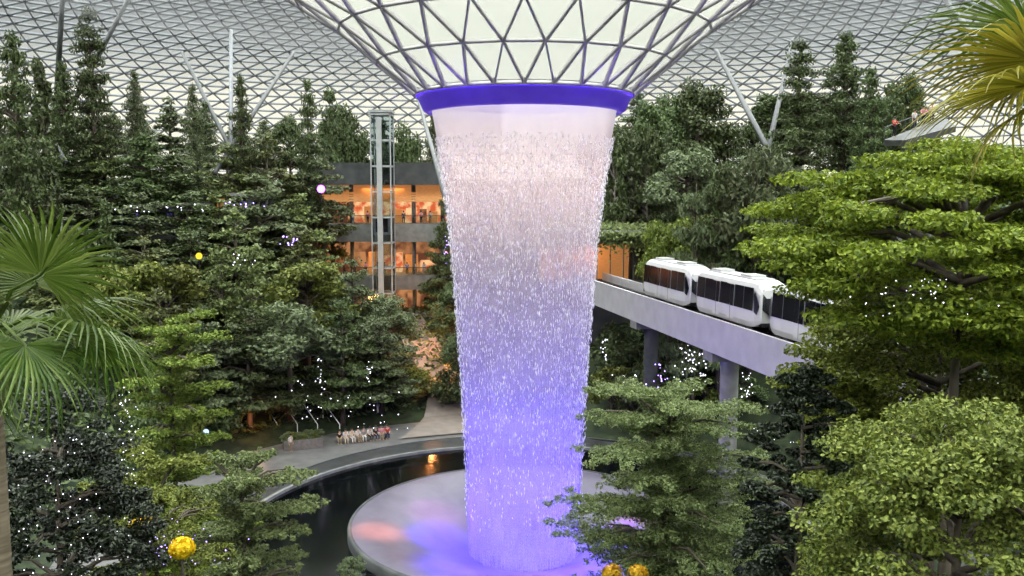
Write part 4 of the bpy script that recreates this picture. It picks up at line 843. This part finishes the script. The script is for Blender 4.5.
# ------------------------------------------------------------------ light
w = bpy.data.worlds.new('world'); SC.world = w; w.use_nodes = True; nt = w.node_tree; nt.nodes.clear()
out = nt.nodes.new('ShaderNodeOutputWorld'); bg = nt.nodes.new('ShaderNodeBackground'); tc = nt.nodes.new('ShaderNodeTexCoord'); sx = nt.nodes.new('ShaderNodeSeparateXYZ'); cr = nt.nodes.new('ShaderNodeValToRGB')
nt.links.new(tc.outputs['Generated'], sx.inputs[0]); nt.links.new(sx.outputs[2], cr.inputs[0]); nt.links.new(cr.outputs[0], bg.inputs[0]); nt.links.new(bg.outputs[0], out.inputs[0])
e = cr.color_ramp.elements; e[0].position = .0; e[0].color = (.128, .121, .100, 1); e[1].position = 1; e[1].color = (.95, .98, 1.0, 1)
for p, c in ((.10, (.128, .121, .100)), (.15, (.058, .060, .058)), (.20, (.030, .032, .034)), (.27, (.035, .038, .04)), (.40, (.80, .82, .80))): q = e.new(p); q.color = rgba(c)
bg.inputs[1].default_value = 8.0
def light(kind, name, loc, energy, color, size=.5, rot=None, spot=None, blend=.6):
    l = bpy.data.lights.new(name, kind); l.energy = energy; l.color = color; o = bpy.data.objects.new(name, l); COL.objects.link(o); o.location = loc
    if kind == 'SUN': l.angle = size
    elif kind == 'AREA': l.size = size; l.shape = 'DISK'
    else: l.shadow_soft_size = size
    if spot: l.spot_size = spot; l.spot_blend = blend
    if rot: o.rotation_euler = rot
    return o
light('SUN', 'daylight', (20, -40, 80), 6.2, (1, .96, .86), R(30), (R(28), R(14), 0))
VIO = (.16, .08, 1)
light('POINT', 'bowl lamp', (0, 0, 2.2), 2000, VIO, .8); light('POINT', 'column lamp', (0, 0, 8), 1000, VIO, .8); light('POINT', 'column lamp', (0, 0, 15), 330, (.42, .28, 1), .8)  # unseen lights added inside the falling water to tint it violet
light('POINT', 'column lamp', (0, 0, 26.5), 1500, (1, .66, .62), .8)  # unseen light added inside the sheet to warm the top of the water
light('SPOT', 'orange bowl lamp', (-10.3, -2.4, 6), 4200, (1, .22, .05), .3, (0, R(2), 0), R(52), 1); light('SPOT', 'pink bowl lamp', (8.2, 1, 7), 3500, (1, .08, .35), .3, (0, R(-6), 0), R(56), 1); light('SPOT', 'pink bowl lamp', (-6.6, 3.2, 6), 2600, (.7, .10, .7), .3, (0, R(4), 0), R(56), 1)  # unseen spots added in mid-air to throw orange and pink onto the bowl
light('SPOT', 'violet bowl lamp', (-5.6, -1, 5.5), 13000, (.10, .03, 1), .3, (0, 0, 0), R(72), 1); light('SPOT', 'violet bowl lamp', (-3.5, -7.5, 7), 22000, (.10, .03, 1), .3, (0, 0, 0), R(76), 1); light('SPOT', 'violet bowl lamp', (3.5, -7.5, 7), 36000, (.10, .03, 1), .3, (0, 0, 0), R(76), 1); light('SPOT', 'violet bowl lamp', (6, -1, 5.5), 20000, (.10, .03, 1), .3, (0, 0, 0), R(72), 1)  # more unseen spots added in mid-air to turn the bowl violet
for k in range(6):
    a = 2 * PI * k / 6 + .5; light('POINT', 'collar lamp', (9.3 * math.sin(a), 9.3 * math.cos(a), 31.6), 45, (.2, .06, 1), .2)  # unseen points added to spread the collar's violet onto the lattice
light('AREA', 'terrace lamp', (-20, 63.5, 17.6), 420, (1, .5, .18), 6); light('AREA', 'terrace lamp', (-20, 63.5, 25.5), 420, (1, .55, .22), 6); light('POINT', 'ravine lamp', (-12, 48, 8.5), 1500, (1, .35, .1), .4); light('POINT', 'ravine lamp', (-9, 38, 5), 900, (1, .35, .1), .4); light('POINT', 'tunnel lamp', (8, 45, 17.5), 200, (1, .5, .2), .3); light('POINT', 'hut lamp', (-26.5, 22, 2.5), 130, (1, .35, .1), .3)
SC.view_settings.view_transform = 'Standard'; SC.view_settings.look = 'None'; SC.view_settings.exposure = .22
SC.cycles.max_bounces = 6; SC.cycles.volume_bounces = 0; SC.cycles.diffuse_bounces = 3; SC.cycles.transparent_max_bounces = 16; SC.cycles.transmission_bounces = 4; SC.cycles.use_denoising = True
